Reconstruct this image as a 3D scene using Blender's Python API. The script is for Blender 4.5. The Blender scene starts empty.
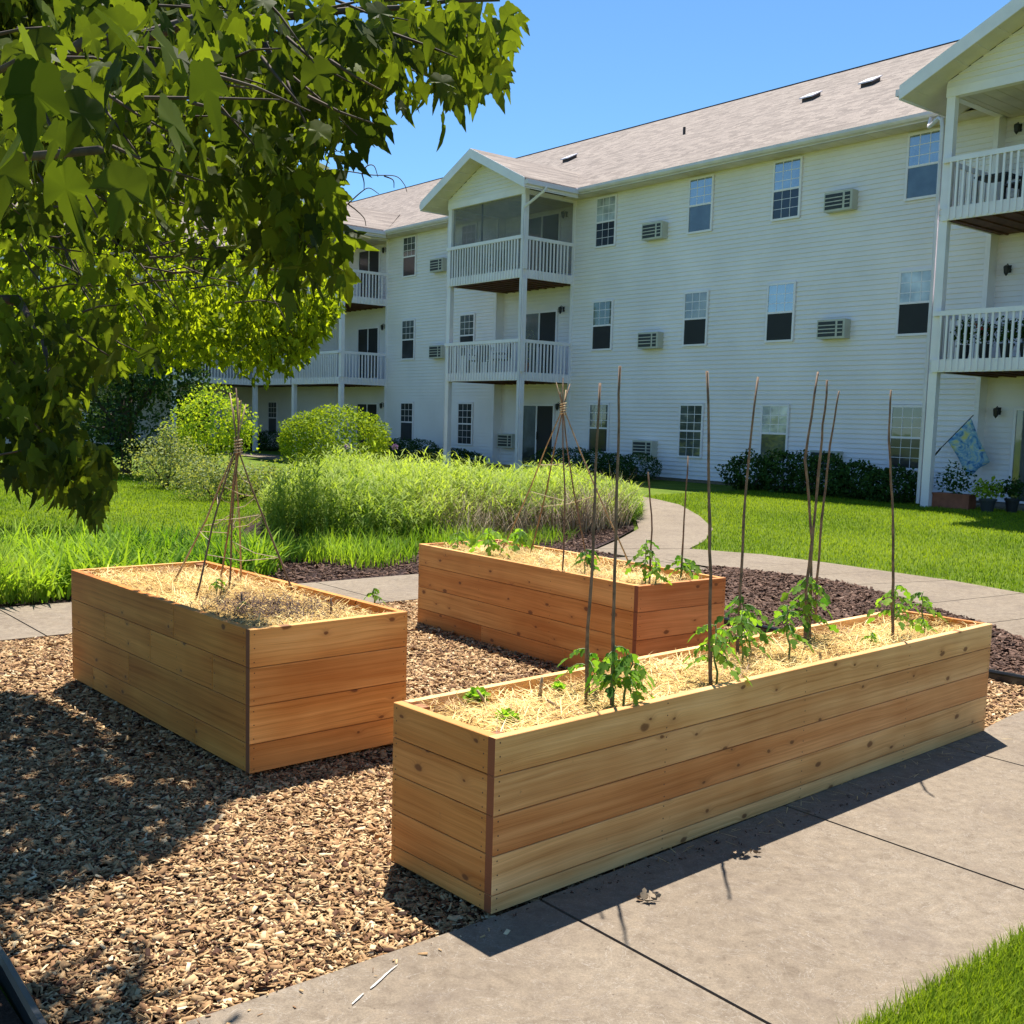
import bpy, math, random
import numpy as np
from math import radians, sin, cos, pi, sqrt, atan2
random.seed(7); rng = np.random.default_rng(7)
sc = bpy.context.scene
COL = sc.collection

# ------------------------------------------------------------------ camera
FPX, PITCH, ROLL, CY = 1083.99, 0.1048, 0.02727, 535.78
CZ = 1.68
cr, sr, cp, sp = cos(ROLL), sin(ROLL), cos(PITCH), sin(PITCH)
R_ = np.array([cr, sr*sp, sr*cp]); U_ = np.array([-sr, cr*sp, cr*cp]); F_ = np.array([0, cp, -sp])
O_ = np.array([0, 0, CZ])
def proj(P):
    v = np.asarray(P, float)-O_; d = v@F_
    return 512+FPX*(v@R_)/d, CY-FPX*(v@U_)/d, d
def at(px, py, depth):
    return O_+(F_+R_*((px-512)/FPX)+U_*((CY-py)/FPX))*depth
def on_z(px, py, z):
    d = F_+R_*((px-512)/FPX)+U_*((CY-py)/FPX)
    return O_+d*((z-CZ)/d[2])
from mathutils import Matrix, Vector
cam = bpy.data.cameras.new('camera'); co = bpy.data.objects.new('camera', cam); COL.objects.link(co)
co.matrix_world = Matrix(((R_[0], U_[0], -F_[0], 0), (R_[1], U_[1], -F_[1], 0), (R_[2], U_[2], -F_[2], CZ), (0, 0, 0, 1)))
cam.sensor_width = 36; cam.lens = FPX/1024*36; cam.shift_y = (CY-512)/1024
cam.clip_end = 2000; cam.clip_start = .05
sc.camera = co

# ------------------------------------------------------------------ light
SUN_EL, SUN_AZ = radians(64.5), radians(-0.5)   # towards +y, behind the building
w = bpy.data.worlds.new('World'); sc.world = w; w.use_nodes = True
nt = w.node_tree; bg = nt.nodes['Background']
sky = nt.nodes.new('ShaderNodeTexSky'); sky.sky_type = 'NISHITA'; sky.sun_disc = False
sky.sun_elevation = SUN_EL; sky.sun_rotation = SUN_AZ; sky.air_density = 1.0; sky.dust_density = .0; sky.ozone_density = 1.6; sky.altitude = 900
tint = nt.nodes.new('ShaderNodeMix'); tint.data_type = 'RGBA'; tint.blend_type = 'MULTIPLY'; tint.inputs[0].default_value = 1; tint.inputs[7].default_value = (.63, .91, 1.07, 1)
nt.links.new(sky.outputs[0], tint.inputs[6]); nt.links.new(tint.outputs[2], bg.inputs[0]); bg.inputs[1].default_value = 0.07
sl = bpy.data.lights.new('sun', 'SUN'); sl.energy = 4.6; sl.angle = radians(.53); sl.color = (1, .95, .87)
so = bpy.data.objects.new('sun', sl); COL.objects.link(so); so.location = (0, 20, 60)
sd = Vector((sin(SUN_AZ)*cos(SUN_EL), cos(SUN_AZ)*cos(SUN_EL), sin(SUN_EL)))
so.rotation_euler = sd.to_track_quat('Z', 'Y').to_euler()
sc.view_settings.view_transform = 'Standard'; sc.view_settings.look = 'None'
sc.view_settings.exposure = 1.2; sc.view_settings.gamma = 1
sc.cycles.max_bounces = 7; sc.cycles.diffuse_bounces = 4; sc.cycles.transparent_max_bounces = 10

# ------------------------------------------------------------------ site frame
YAW, DIST = -0.88248, 23.0964
D = np.array([cos(YAW), sin(YAW), 0]); N = np.array([sin(YAW), -cos(YAW), 0])
P0 = -N*DIST
def S(u, n, z=0): return D*u+N*(n-DIST)+np.array([0, 0, z])
def site(x, y): return x*D[0]+y*D[1], x*N[0]+y*N[1]+DIST
def hn(n):          # ground height, rises gently to the building
    t = np.clip((11.0-np.asarray(n, float))/9.0, 0, 1)
    return .15*t*t*(3-2*t)

# ------------------------------------------------------------------ materials
def new_mat(name):
    m = bpy.data.materials.new(name); m.use_nodes = True
    return m, m.node_tree, m.node_tree.nodes['Principled BSDF']
def node(nt, t, **k):
    n = nt.nodes.new(t)
    for a, b in k.items():
        if a in n.inputs: n.inputs[a].default_value = b
        else: setattr(n, a, b)
    return n
def ramp(nt, fac, stops):
    r = nt.nodes.new('ShaderNodeValToRGB'); e = r.color_ramp.elements
    while len(e) < len(stops): e.new(.5)
    for i, (p, c) in enumerate(stops):
        e[i].position = p; e[i].color = (c[0], c[1], c[2], 1) if hasattr(c, '__len__') else (c, c, c, 1)
    nt.links.new(fac, r.inputs[0]); return r.outputs[0]
def mix(nt, fac, a, b, mode='MIX'):
    m = nt.nodes.new('ShaderNodeMix'); m.data_type = 'RGBA'; m.blend_type = mode
    for s, v in ((0, fac), (6, a), (7, b)):
        if isinstance(v, (int, float)): m.inputs[s].default_value = v
        elif isinstance(v, tuple): m.inputs[s].default_value = (v[0], v[1], v[2], 1)
        else: nt.links.new(v, m.inputs[s])
    return m.outputs[2]
def mth(nt, op, a, b=0, c=None):
    m = nt.nodes.new('ShaderNodeMath'); m.operation = op
    for s, v in ((0, a), (1, b), (2, c)):
        if v is None: continue
        if isinstance(v, (int, float)): m.inputs[s].default_value = v
        else: nt.links.new(v, m.inputs[s])
    return m.outputs[0]
def coords(nt, scale=(1, 1, 1), kind='Object'):
    tc = nt.nodes.new('ShaderNodeTexCoord'); mp = nt.nodes.new('ShaderNodeMapping')
    nt.links.new(tc.outputs[kind], mp.inputs[0]); mp.inputs['Scale'].default_value = scale
    return mp.outputs[0]
def noise(nt, vec, scale, detail=4, rough=.55, dist=0):
    n = node(nt, 'ShaderNodeTexNoise', Scale=scale, Detail=detail, Roughness=rough, Distortion=dist)
    nt.links.new(vec, n.inputs['Vector']); return n
def bump(nt, bs, h, strength, dist=.01):
    b = node(nt, 'ShaderNodeBump', Strength=strength, Distance=dist)
    nt.links.new(h, b.inputs['Height']); nt.links.new(b.outputs[0], bs.inputs['Normal'])

def flat(name, col, rough=.6, var=.06, scale=3.0, metal=0, spec=.4):
    m, t, b = new_mat(name); v = coords(t); n = noise(t, v, scale, 5)
    lo = tuple(max(0, c*(1-var*2)) for c in col); hi = tuple(min(1, c*(1+var*2)) for c in col)
    t.links.new(ramp(t, n.outputs[0], [(.3, lo), (.7, hi)]), b.inputs['Base Color'])
    b.inputs['Roughness'].default_value = rough; b.inputs['Metallic'].default_value = metal
    b.inputs['Specular IOR Level'].default_value = spec
    return m

def leafmat(name, dark, light, trans=.45, tcol=None, rough=.45, tsat=None):
    """thin leaf: diffuse/gloss + translucency, colour by per-leaf tone attribute"""
    m, t, b = new_mat(name)
    a = node(t, 'ShaderNodeAttribute', attribute_name='tone')
    c = ramp(t, a.outputs['Fac'], [(0, dark), (1, light)])
    t.links.new(c, b.inputs['Base Color']); b.inputs['Roughness'].default_value = max(rough, .6)
    b.inputs['Specular IOR Level'].default_value = .06
    tr = t.nodes.new('ShaderNodeBsdfTranslucent')
    tc = mix(t, 1.0, c, tcol or (1.9, 1.7, .5), 'MULTIPLY'); t.links.new(tc, tr.inputs[0])
    ms = t.nodes.new('ShaderNodeMixShader'); ms.inputs[0].default_value = trans
    t.links.new(b.outputs[0], ms.inputs[1]); t.links.new(tr.outputs[0], ms.inputs[2])
    t.links.new(ms.outputs[0], t.nodes['Material Output'].inputs[0])
    return m
def tonemat(name, stops, rough=.8, spec=.2):
    m, t, b = new_mat(name)
    a = node(t, 'ShaderNodeAttribute', attribute_name='tone')
    c = ramp(t, a.outputs['Fac'], stops)
    v = coords(t); n = noise(t, v, 60, 3)
    c = mix(t, .35, c, ramp(t, n.outputs[0], [(.3, .55), (.7, 1.0)]), 'MULTIPLY')
    t.links.new(c, b.inputs['Base Color']); b.inputs['Roughness'].default_value = rough
    b.inputs['Specular IOR Level'].default_value = spec
    return m

def wood_mat():
    m, t, b = new_mat('cedar_board')
    L = t.links
    tc = t.nodes.new('ShaderNodeTexCoord'); oi = t.nodes.new('ShaderNodeObjectInfo')
    off = t.nodes.new('ShaderNodeVectorMath'); off.operation = 'SCALE'
    cmb = t.nodes.new('ShaderNodeCombineXYZ'); L.new(oi.outputs['Random'], cmb.inputs[0]); L.new(oi.outputs['Random'], cmb.inputs[2])
    L.new(cmb.outputs[0], off.inputs[0]); off.inputs['Scale'].default_value = 37.0
    add = t.nodes.new('ShaderNodeVectorMath'); L.new(tc.outputs['Object'], add.inputs[0]); L.new(off.outputs[0], add.inputs[1])
    P = add.outputs[0]
    # knots: cells 0.2 m in the face plane
    ps = t.nodes.new('ShaderNodeSeparateXYZ'); L.new(P, ps.inputs[0]); kv = t.nodes.new('ShaderNodeCombineXYZ'); kn_ = noise(t, P, 14, 2)
    L.new(mth(t, 'MULTIPLY_ADD', kn_.outputs[0], .16, mth(t, 'MULTIPLY', ps.outputs[0], 4.6)), kv.inputs[0]); L.new(mth(t, 'MULTIPLY_ADD', kn_.outputs[0], .12, mth(t, 'MULTIPLY', ps.outputs[2], 8.0)), kv.inputs[1])
    vo = node(t, 'ShaderNodeTexVoronoi', Scale=1.0, Randomness=1.0); vo.voronoi_dimensions = '2D'; L.new(kv.outputs[0], vo.inputs['Vector'])
    sep = t.nodes.new('ShaderNodeSeparateColor'); L.new(vo.outputs['Color'], sep.inputs[0])
    keep = mth(t, 'GREATER_THAN', sep.outputs[0], .6)
    d = vo.outputs['Distance']
    big = mth(t, 'MULTIPLY_ADD', mth(t, 'POWER', sep.outputs[1], 2.0), .11, .045)
    kn = mth(t, 'SUBTRACT', 1.0, mth(t, 'DIVIDE', d, big)); kn = mth(t, 'MULTIPLY', mth(t, 'MAXIMUM', kn, 0), keep)
    core = ramp(t, kn, [(0, 0), (.35, 1)])
    halo = mth(t, 'MULTIPLY', mth(t, 'MAXIMUM', mth(t, 'SUBTRACT', 1.0, mth(t, 'DIVIDE', d, .3)), 0), keep)
    # grain bent round the knots
    s = t.nodes.new('ShaderNodeSeparateXYZ'); L.new(P, s.inputs[0])
    low = t.nodes.new('ShaderNodeMapping'); L.new(P, low.inputs[0]); low.inputs['Scale'].default_value = (.7, 1, 2)
    nl = noise(t, low.outputs[0], 1.6, 3)
    z2 = mth(t, 'ADD', s.outputs[2], mth(t, 'MULTIPLY', mth(t, 'POWER', halo, 2.0), .03))
    z3 = mth(t, 'ADD', z2, mth(t, 'MULTIPLY', nl.outputs[0], .05))
    cm = t.nodes.new('ShaderNodeCombineXYZ'); L.new(mth(t, 'MULTIPLY', s.outputs[0], .35), cm.inputs[0]); L.new(s.outputs[1], cm.inputs[1]); L.new(mth(t, 'MULTIPLY', z3, 26.0), cm.inputs[2])
    g = noise(t, cm.outputs[0], 2.2, 5, .6)
    cm2 = t.nodes.new('ShaderNodeCombineXYZ'); L.new(mth(t, 'MULTIPLY', s.outputs[0], 1.5), cm2.inputs[0]); L.new(mth(t, 'MULTIPLY', z3, 130.0), cm2.inputs[2])
    g2 = noise(t, cm2.outputs[0], 2.0, 2, .5)
    base = oi.outputs['Color']
    col = mix(t, 1.0, base, ramp(t, g.outputs[0], [(.28, (.70, .56, .42)), (.45, (.95, .9, .84)), (.72, (1.14, 1.16, 1.18))]), 'MULTIPLY')
    col = mix(t, .45, col, ramp(t, g2.outputs[0], [(.35, .72), (.65, 1.05)]), 'MULTIPLY')
    sm = t.nodes.new('ShaderNodeMapping'); L.new(P, sm.inputs[0]); sm.inputs['Scale'].default_value = (.45, 1, 8)
    sap = noise(t, sm.outputs[0], 1.0, 3, .5, .3)
    col = mix(t, 1.0, col, ramp(t, sap.outputs[0], [(.34, (.84, .72, .60)), (.5, (1, 1, 1)), (.56, (1.02, 1.03, 1.05)), (.66, (1.16, 1.27, 1.45))]), 'MULTIPLY')
    blot = noise(t, P, 1.3, 3)
    col = mix(t, 1.0, col, ramp(t, blot.outputs[0], [(.3, (.84, .70, .56)), (.6, (1.08, 1.08, 1.08))]), 'MULTIPLY')
    col = mix(t, mth(t, 'MULTIPLY', mth(t, 'POWER', halo, 2.2), .6), col, (.36, .15, .05))
    col = mix(t, mth(t, 'MULTIPLY', core, .8), col, (.15, .055, .02))
    # splash of soil near the board edges, random
    st = noise(t, P, 22, 4, .7); col = mix(t, ramp(t, st.outputs[0], [(.66, 0), (.74, .45)]), col, (.2, .11, .05))
    # end grain: reddish brown
    sx = t.nodes.new('ShaderNodeSeparateXYZ'); L.new(tc.outputs['Normal'], sx.inputs[0])
    ends = mth(t, 'GREATER_THAN', mth(t, 'ABSOLUTE', sx.outputs[0]), .9)
    col = mix(t, ends, col, (.25, .085, .035))
    L.new(col, b.inputs['Base Color']); b.inputs['Roughness'].default_value = .62; b.inputs['Specular IOR Level'].default_value = .25
    bump(t, b, g2.outputs[0], .25, .004)
    return m

def concrete_mat():
    m, t, b = new_mat('concrete'); v = coords(t)
    a = noise(t, v, .9, 5, .6); c = noise(t, v, 16, 6, .75, .3); f = noise(t, v, 420, 3, .8); g2 = noise(t, v, 120, 3, .7)
    col = ramp(t, a.outputs[0], [(.3, (.185, .145, .105)), (.5, (.212, .168, .122)), (.7, (.235, .19, .14))])
    col = mix(t, .75, col, ramp(t, c.outputs[0], [(.3, (.62, .58, .56)), (.5, (1, 1, 1)), (.7, (1.28, 1.26, 1.22))]), 'MULTIPLY')
    col = mix(t, .8, col, ramp(t, f.outputs[0], [(.3, .62), (.7, 1.3)]), 'MULTIPLY')
    col = mix(t, .6, col, ramp(t, g2.outputs[0], [(.35, .75), (.65, 1.2)]), 'MULTIPLY')
    # pale scratches and dark pits
    v2 = coords(t, (1, 1, 1)); wv = noise(t, v2, 3.2, 5, .7, 2.5)
    col = mix(t, ramp(t, mth(t, 'ABSOLUTE', mth(t, 'SUBTRACT', wv.outputs[0], .5)), [(0, .45), (.006, 0)]), col, (.42, .38, .33))
    vo = node(t, 'ShaderNodeTexVoronoi', Scale=26.0); t.links.new(v, vo.inputs['Vector']); sc2 = t.nodes.new('ShaderNodeSeparateColor'); t.links.new(vo.outputs['Color'], sc2.inputs[0])
    col = mix(t, mth(t, 'MULTIPLY', ramp(t, vo.outputs['Distance'], [(.06, .7), (.13, 0)]), mth(t, 'GREATER_THAN', sc2.outputs[0], .7)), col, (.07, .05, .04))
    st = noise(t, v, 2.3, 4, .7, .6); col = mix(t, ramp(t, st.outputs[0], [(.52, 0), (.72, .5)]), col, (.13, .10, .08))
    t.links.new(col, b.inputs['Base Color']); b.inputs['Roughness'].default_value = .88; b.inputs['Specular IOR Level'].default_value = .2
    bump(t, b, mth(t, 'ADD', mth(t, 'MULTIPLY', f.outputs[0], .6), c.outputs[0]), .4, .004)
    return m

def ground_mat(name, stops, scale, fine=90, dist=.01, bs=.6):
    m, t, b = new_mat(name); v = coords(t)
    a = noise(t, v, scale, 6, .65); f = noise(t, v, fine, 3, .7)
    col = ramp(t, a.outputs[0], stops)
    col = mix(t, .8, col, ramp(t, f.outputs[0], [(.3, .45), (.7, 1.25)]), 'MULTIPLY')
    t.links.new(col, b.inputs['Base Color']); b.inputs['Roughness'].default_value = .95; b.inputs['Specular IOR Level'].default_value = .1
    bump(t, b, f.outputs[0], bs, dist)
    return m

def chip_base_mat(name, cols, scale):
    m, t, b = new_mat(name); v = coords(t, (1, 1, 1))
    vo = node(t, 'ShaderNodeTexVoronoi', Scale=scale); n = noise(t, v, 9, 2)
    t.links.new(mix(t, .06, v, n.outputs['Color']), vo.inputs['Vector'])
    s = t.nodes.new('ShaderNodeSeparateColor'); t.links.new(vo.outputs['Color'], s.inputs[0])
    col = ramp(t, s.outputs[0], cols)
    col = mix(t, 1.0, col, ramp(t, vo.outputs['Distance'], [(.25, 1.0), (.7, .25)]), 'MULTIPLY')
    t.links.new(col, b.inputs['Base Color']); b.inputs['Roughness'].default_value = .95; b.inputs['Specular IOR Level'].default_value = .1
    bump(t, b, s.outputs[1], .8, .015)
    return m

def shingle_mat():
    m, t, b = new_mat('asphalt_shingle'); v = coords(t)
    sp_ = t.nodes.new('ShaderNodeSeparateXYZ'); t.links.new(v, sp_.inputs[0])
    # tabs: course along z (roof rises with z), tabs along x
    br = node(t, 'ShaderNodeTexBrick', Scale=1.0); br.offset = .37; br.inputs['Brick Width'].default_value = .3; br.inputs['Row Height'].default_value = .075
    br.inputs['Mortar Size'].default_value = .004; br.inputs['Bias'].default_value = 0
    br.inputs['Color1'].default_value = (.2, .2, .2, 1); br.inputs['Color2'].default_value = (.8, .8, .8, 1); br.inputs['Mortar'].default_value = (.1, .1, .1, 1)
    c = t.nodes.new('ShaderNodeCombineXYZ'); t.links.new(mth(t, 'ADD', sp_.outputs[0], mth(t, 'MULTIPLY', sp_.outputs[1], .37)), c.inputs[0]); t.links.new(sp_.outputs[2], c.inputs[1])
    t.links.new(c.outputs[0], br.inputs['Vector'])
    n1 = noise(t, v, 13, 5, .8); n2 = noise(t, v, .35, 3)
    f = mth(t, 'ADD', mth(t, 'MULTIPLY', br.outputs['Fac'], 0), mth(t, 'ADD', mth(t, 'MULTIPLY', br.outputs['Color'], .5), mth(t, 'MULTIPLY', n1.outputs[0], .6)))
    col = ramp(t, f, [(.25, (.12, .098, .085)), (.5, (.235, .195, .17)), (.8, (.34, .285, .245))])
    col = mix(t, .5, col, ramp(t, n2.outputs[0], [(.3, .85), (.7, 1.1)]), 'MULTIPLY')
    t.links.new(col, b.inputs['Base Color']); b.inputs['Roughness'].default_value = .92; b.inputs['Specular IOR Level'].default_value = .15
    bump(t, b, br.outputs['Color'], .3, .01)
    return m

def glass_mat(name, base, gloss, rough=.03):
    m, t, b = new_mat(name); v = coords(t, (1, 1, 1)); n = noise(t, v, 1.7, 3)
    t.links.new(ramp(t, n.outputs[0], [(.35, tuple(c*.6 for c in base)), (.65, tuple(c*1.5 for c in base))]), b.inputs['Base Color'])
    b.inputs['Roughness'].default_value = .3; b.inputs['Specular IOR Level'].default_value = .3
    g = t.nodes.new('ShaderNodeBsdfGlossy'); g.inputs['Roughness'].default_value = rough; g.inputs['Color'].default_value = (.9, .93, .95, 1)
    bp = node(t, 'ShaderNodeBump', Strength=.06, Distance=.02); t.links.new(n.outputs[0], bp.inputs['Height']); t.links.new(bp.outputs[0], g.inputs['Normal'])
    ms = t.nodes.new('ShaderNodeMixShader'); ms.inputs[0].default_value = gloss
    t.links.new(b.outputs[0], ms.inputs[1]); t.links.new(g.outputs[0], ms.inputs[2]); t.links.new(ms.outputs[0], t.nodes['Material Output'].inputs[0])
    return m
def screen_mat():
    m, t, b = new_mat('insect_screen'); b.inputs['Base Color'].default_value = (.22, .225, .23, 1); b.inputs['Roughness'].default_value = .5
    tr = t.nodes.new('ShaderNodeBsdfTransparent'); ms = t.nodes.new('ShaderNodeMixShader'); v = coords(t); n = noise(t, v, 1.2, 2)
    t.links.new(ramp(t, n.outputs[0], [(.3, .22), (.7, .34)]), ms.inputs[0]); t.links.new(tr.outputs[0], ms.inputs[1]); t.links.new(b.outputs[0], ms.inputs[2])
    t.links.new(ms.outputs[0], t.nodes['Material Output'].inputs[0]); return m
def flag_mat():
    m, t, b = new_mat('printed_flag_cloth'); v = coords(t)
    n = noise(t, v, 4.5, 4, .6, 1.5); n2 = noise(t, v, 11, 3, .6, .5)
    c = ramp(t, n.outputs[0], [(.3, (.04, .10, .32)), (.42, (.12, .32, .62)), (.52, (.35, .55, .7)), (.6, (.62, .66, .45)), (.7, (.75, .7, .25))])
    c = mix(t, ramp(t, n2.outputs[0], [(.55, 0), (.68, .6)]), c, (.75, .82, .85))
    t.links.new(c, b.inputs['Base Color']); b.inputs['Roughness'].default_value = .8
    return m

M = {}
M['wood'] = wood_mat(); M['concrete'] = concrete_mat()
M['screw'] = flat('dark_screw_head', (.06, .03, .02), .5)
M['siding'] = flat('cream_vinyl_siding', (.87, .80, .81), .45, .035, .6)
M['trim'] = flat('white_trim', (.87, .80, .84), .4, .03, 2)
M['gutter'] = flat('white_aluminium', (.72, .66, .70), .35, .05, 2)
M['soffit'] = flat('cream_soffit', (.68, .60, .53), .5, .05, 2)
M['shingle'] = shingle_mat(); M['screen'] = screen_mat()
M['glass_hi'] = glass_mat('glass_with_pale_blind', (.13, .16, .20), .34)
M['glass_lo'] = glass_mat('glass_dark', (.014, .017, .026), .05, .08)
M['glass_blind'] = glass_mat('glass_white_blind', (.42, .44, .46), .12)
M['glass_tan'] = glass_mat('glass_tan_reflection', (.17, .15, .12), .14)  # tan reflection is painted into the pane's base colour
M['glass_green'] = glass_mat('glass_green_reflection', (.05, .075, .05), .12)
M['glass_mid'] = glass_mat('glass_grey_curtain', (.05, .065, .07), .11)
M['dark'] = flat('dark_interior', (.02, .02, .022), .6)
M['deck_under'] = flat('stained_deck_underside', (.11, .045, .03), .8, .15, 4)
M['iron'] = flat('black_iron', (.02, .02, .02), .4)
M['black_plastic'] = flat('black_plastic_edging', (.02, .022, .025), .3, .1, 8, 0, .6)
M['vent'] = flat('brown_vent_metal', (.05, .035, .03), .5)
M['ac_grille'] = flat('ac_dark_grille', (.035, .04, .045), .5)
M['ac_case'] = flat('ac_beige_case', (.52, .50, .43), .5)
M['chip'] = tonemat('wood_chip', [(0, (.03, .013, .008)), (.12, (.11, .05, .028)), (.35, (.30, .165, .075)), (.65, (.47, .295, .14)), (.88, (.60, .42, .22)), (1, (.74, .60, .38))])
M['chip_base'] = chip_base_mat('wood_chip_bed', [(0, (.02, .01, .007)), (.4, (.10, .055, .03)), (1, (.24, .15, .09))], 42)
M['mulch'] = tonemat('dark_mulch_piece', [(0, (.035, .016, .010)), (.45, (.125, .066, .043)), (.8, (.22, .132, .092)), (1, (.38, .27, .20))])
M['mulch_base'] = chip_base_mat('dark_mulch_bed', [(0, (.02, .011, .011)), (.6, (.07, .04, .036)), (1, (.13, .09, .085))], 40)
M['straw'] = tonemat('straw', [(0, (.22, .11, .03)), (.3, (.62, .38, .10)), (.65, (.82, .59, .19)), (1, (.88, .73, .36))], .6, .35)
M['straw_base'] = ground_mat('matted_straw', [(.3, (.42, .25, .08)), (.6, (.68, .47, .17))], 9, 110)
M['soil'] = ground_mat('soil', [(.3, (.03, .018, .012)), (.7, (.08, .05, .035))], 6)
M['lawn_base'] = ground_mat('lawn_ground', [(.3, (.07, .115, .010)), (.5, (.115, .175, .016)), (.7, (.16, .21, .025))], 1.4, 70, .02, .8)
M['grass'] = leafmat('lawn_grass', (.10, .18, .012), (.30, .38, .03), .35, (1.5, 1.5, .5))
M['tallgrass'] = leafmat('tall_grass', (.09, .18, .025), (.46, .53, .12), .38, (1.4, 1.45, .5))
M['strap'] = leafmat('strap_leaf', (.07, .17, .015), (.32, .45, .05), .38, (1.5, 1.5, .5), .35)
M['dry'] = tonemat('dry_stalk', [(0, (.16, .10, .06)), (1, (.55, .44, .29))])
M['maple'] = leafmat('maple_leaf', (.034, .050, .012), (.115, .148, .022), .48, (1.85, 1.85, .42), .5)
M['maple_far'] = leafmat('maple_leaf_sunlit', (.08, .115, .012), (.30, .36, .03), .5, (2.0, 1.95, .45), .4)  # sunlight on the farther maple is put into this brighter leaf colour
M['tomato'] = leafmat('tomato_leaf', (.04, .12, .02), (.20, .34, .05), .4, (2.0, 2.0, .6), .4)
M['lettuce'] = leafmat('lettuce_leaf', (.18, .35, .03), (.32, .52, .06), .45, (1.5, 1.5, .6), .4)
M['yew'] = leafmat('yew_needles', (.016, .042, .012), (.06, .12, .025), .15)
M['hedge'] = leafmat('hedge_leaf', (.08, .15, .012), (.34, .45, .035), .3)
M['brightshrub'] = leafmat('bright_shrub_leaf', (.13, .24, .015), (.42, .52, .06), .4)
M['greyshrub'] = leafmat('grey_green_leaf', (.14, .19, .07), (.36, .40, .19), .3)
M['darktree'] = leafmat('dark_tree_leaf', (.012, .035, .012), (.06, .11, .045), .25)
M['bark'] = flat('bark', (.075, .05, .035), .9, .25, 12)
M['stem'] = flat('green_stem', (.14, .22, .06), .6, .15, 20)
M['cane'] = flat('brown_twig_stake', (.19, .115, .07), .75, .25, 25)
M['cane_pale'] = flat('pale_twig_stake', (.36, .25, .14), .75, .2, 25)
M['twine'] = flat('jute_twine', (.50, .40, .26), .9, .15, 50)
M['terracotta'] = flat('terracotta', (.30, .10, .055), .8, .12, 6)
M['chairs'] = flat('dark_patio_metal', (.035, .035, .04), .5)
M['flag'] = flag_mat()
M['chalk'] = flat('white_scrape', (.50, .47, .43), .9, .2, 60)
M['flower'] = flat('mauve_flower', (.42, .24, .42), .7, .2, 20)
M['redflower'] = flat('red_flower', (.42, .03, .03), .7, .2, 20)

# ------------------------------------------------------------------ mesh helpers
class MB:
    def __init__(s): s.v = []; s.f = []; s.m = []
    def quad(s, a, b, c, d, m=0):
        i = len(s.v); s.v += [tuple(a), tuple(b), tuple(c), tuple(d)]; s.f.append((i, i+1, i+2, i+3)); s.m.append(m)
    def poly(s, pts, m=0):
        i = len(s.v); s.v += [tuple(p) for p in pts]; s.f.append(tuple(range(i, i+len(pts)))); s.m.append(m)
    def box(s, x0, x1, y0, y1, z0, z1, m=0):
        i = len(s.v)
        s.v += [(x0, y0, z0), (x1, y0, z0), (x1, y1, z0), (x0, y1, z0), (x0, y0, z1), (x1, y0, z1), (x1, y1, z1), (x0, y1, z1)]
        for f in ((3, 2, 1, 0), (4, 5, 6, 7), (0, 1, 5, 4), (1, 2, 6, 5), (2, 3, 7, 6), (3, 0, 4, 7)):
            s.f.append(tuple(i+k for k in f)); s.m.append(m)
    def prism(s, pts, dv, m=0):      # polygon extruded by a vector
        i = len(s.v); n = len(pts); s.v += [tuple(p) for p in pts]+[tuple(np.add(p, dv)) for p in pts]
        s.f.append(tuple(range(i+n-1, i-1, -1))); s.m.append(m); s.f.append(tuple(range(i+n, i+2*n))); s.m.append(m)
        for k in range(n): s.f.append((i+k, i+(k+1) % n, i+n+(k+1) % n, i+n+k)); s.m.append(m)
    def tube(s, pts, rad, k=6, m=0):
        pts = [Vector(p) for p in pts]; n = len(pts)
        if not hasattr(rad, '__len__'): rad = [rad]*n
        i0 = len(s.v); prev = None
        for j, p in enumerate(pts):
            t = (pts[min(j+1, n-1)]-pts[max(j-1, 0)]).normalized()
            a = prev if prev is not None else (Vector((1, 0, 0)) if abs(t.x) < .8 else Vector((0, 1, 0)))
            a = (a-t*a.dot(t)).normalized(); prev = a; b = t.cross(a)
            for q in range(k):
                an = 2*pi*q/k; v = p+(a*cos(an)+b*sin(an))*rad[j]; s.v.append(tuple(v))
        for j in range(n-1):
            for q in range(k):
                s.f.append((i0+j*k+q, i0+j*k+(q+1) % k, i0+(j+1)*k+(q+1) % k, i0+(j+1)*k+q)); s.m.append(m)
        s.f.append(tuple(i0+q for q in range(k-1, -1, -1))); s.m.append(m)
        s.f.append(tuple(i0+(n-1)*k+q for q in range(k))); s.m.append(m)
    def lathe(s, prof, c=(0, 0, 0), k=14, m=0):
        i0 = len(s.v)
        for r, z in prof:
            for q in range(k): s.v.append((c[0]+r*cos(2*pi*q/k), c[1]+r*sin(2*pi*q/k), c[2]+z))
        for j in range(len(prof)-1):
            for q in range(k):
                s.f.append((i0+j*k+q, i0+j*k+(q+1) % k, i0+(j+1)*k+(q+1) % k, i0+(j+1)*k+q)); s.m.append(m)
        s.f.append(tuple(i0+(len(prof)-1)*k+q for q in range(k))); s.m.append(m)
    def build(s, name, mats, parent=None, smooth=False, loc=None, rotz=0):
        me = bpy.data.meshes.new(name); me.from_pydata(s.v, [], s.f)
        if not isinstance(mats, (list, tuple)): mats = [mats]
        for x in mats: me.materials.append(M[x])
        me.polygons.foreach_set('material_index', s.m)
        if smooth: me.polygons.foreach_set('use_smooth', [True]*len(s.f))
        me.update(); o = bpy.data.objects.new(name, me); COL.objects.link(o); o.parent = parent
        if loc is not None: o.location = loc
        o.rotation_euler.z = rotz
        return o

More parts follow.
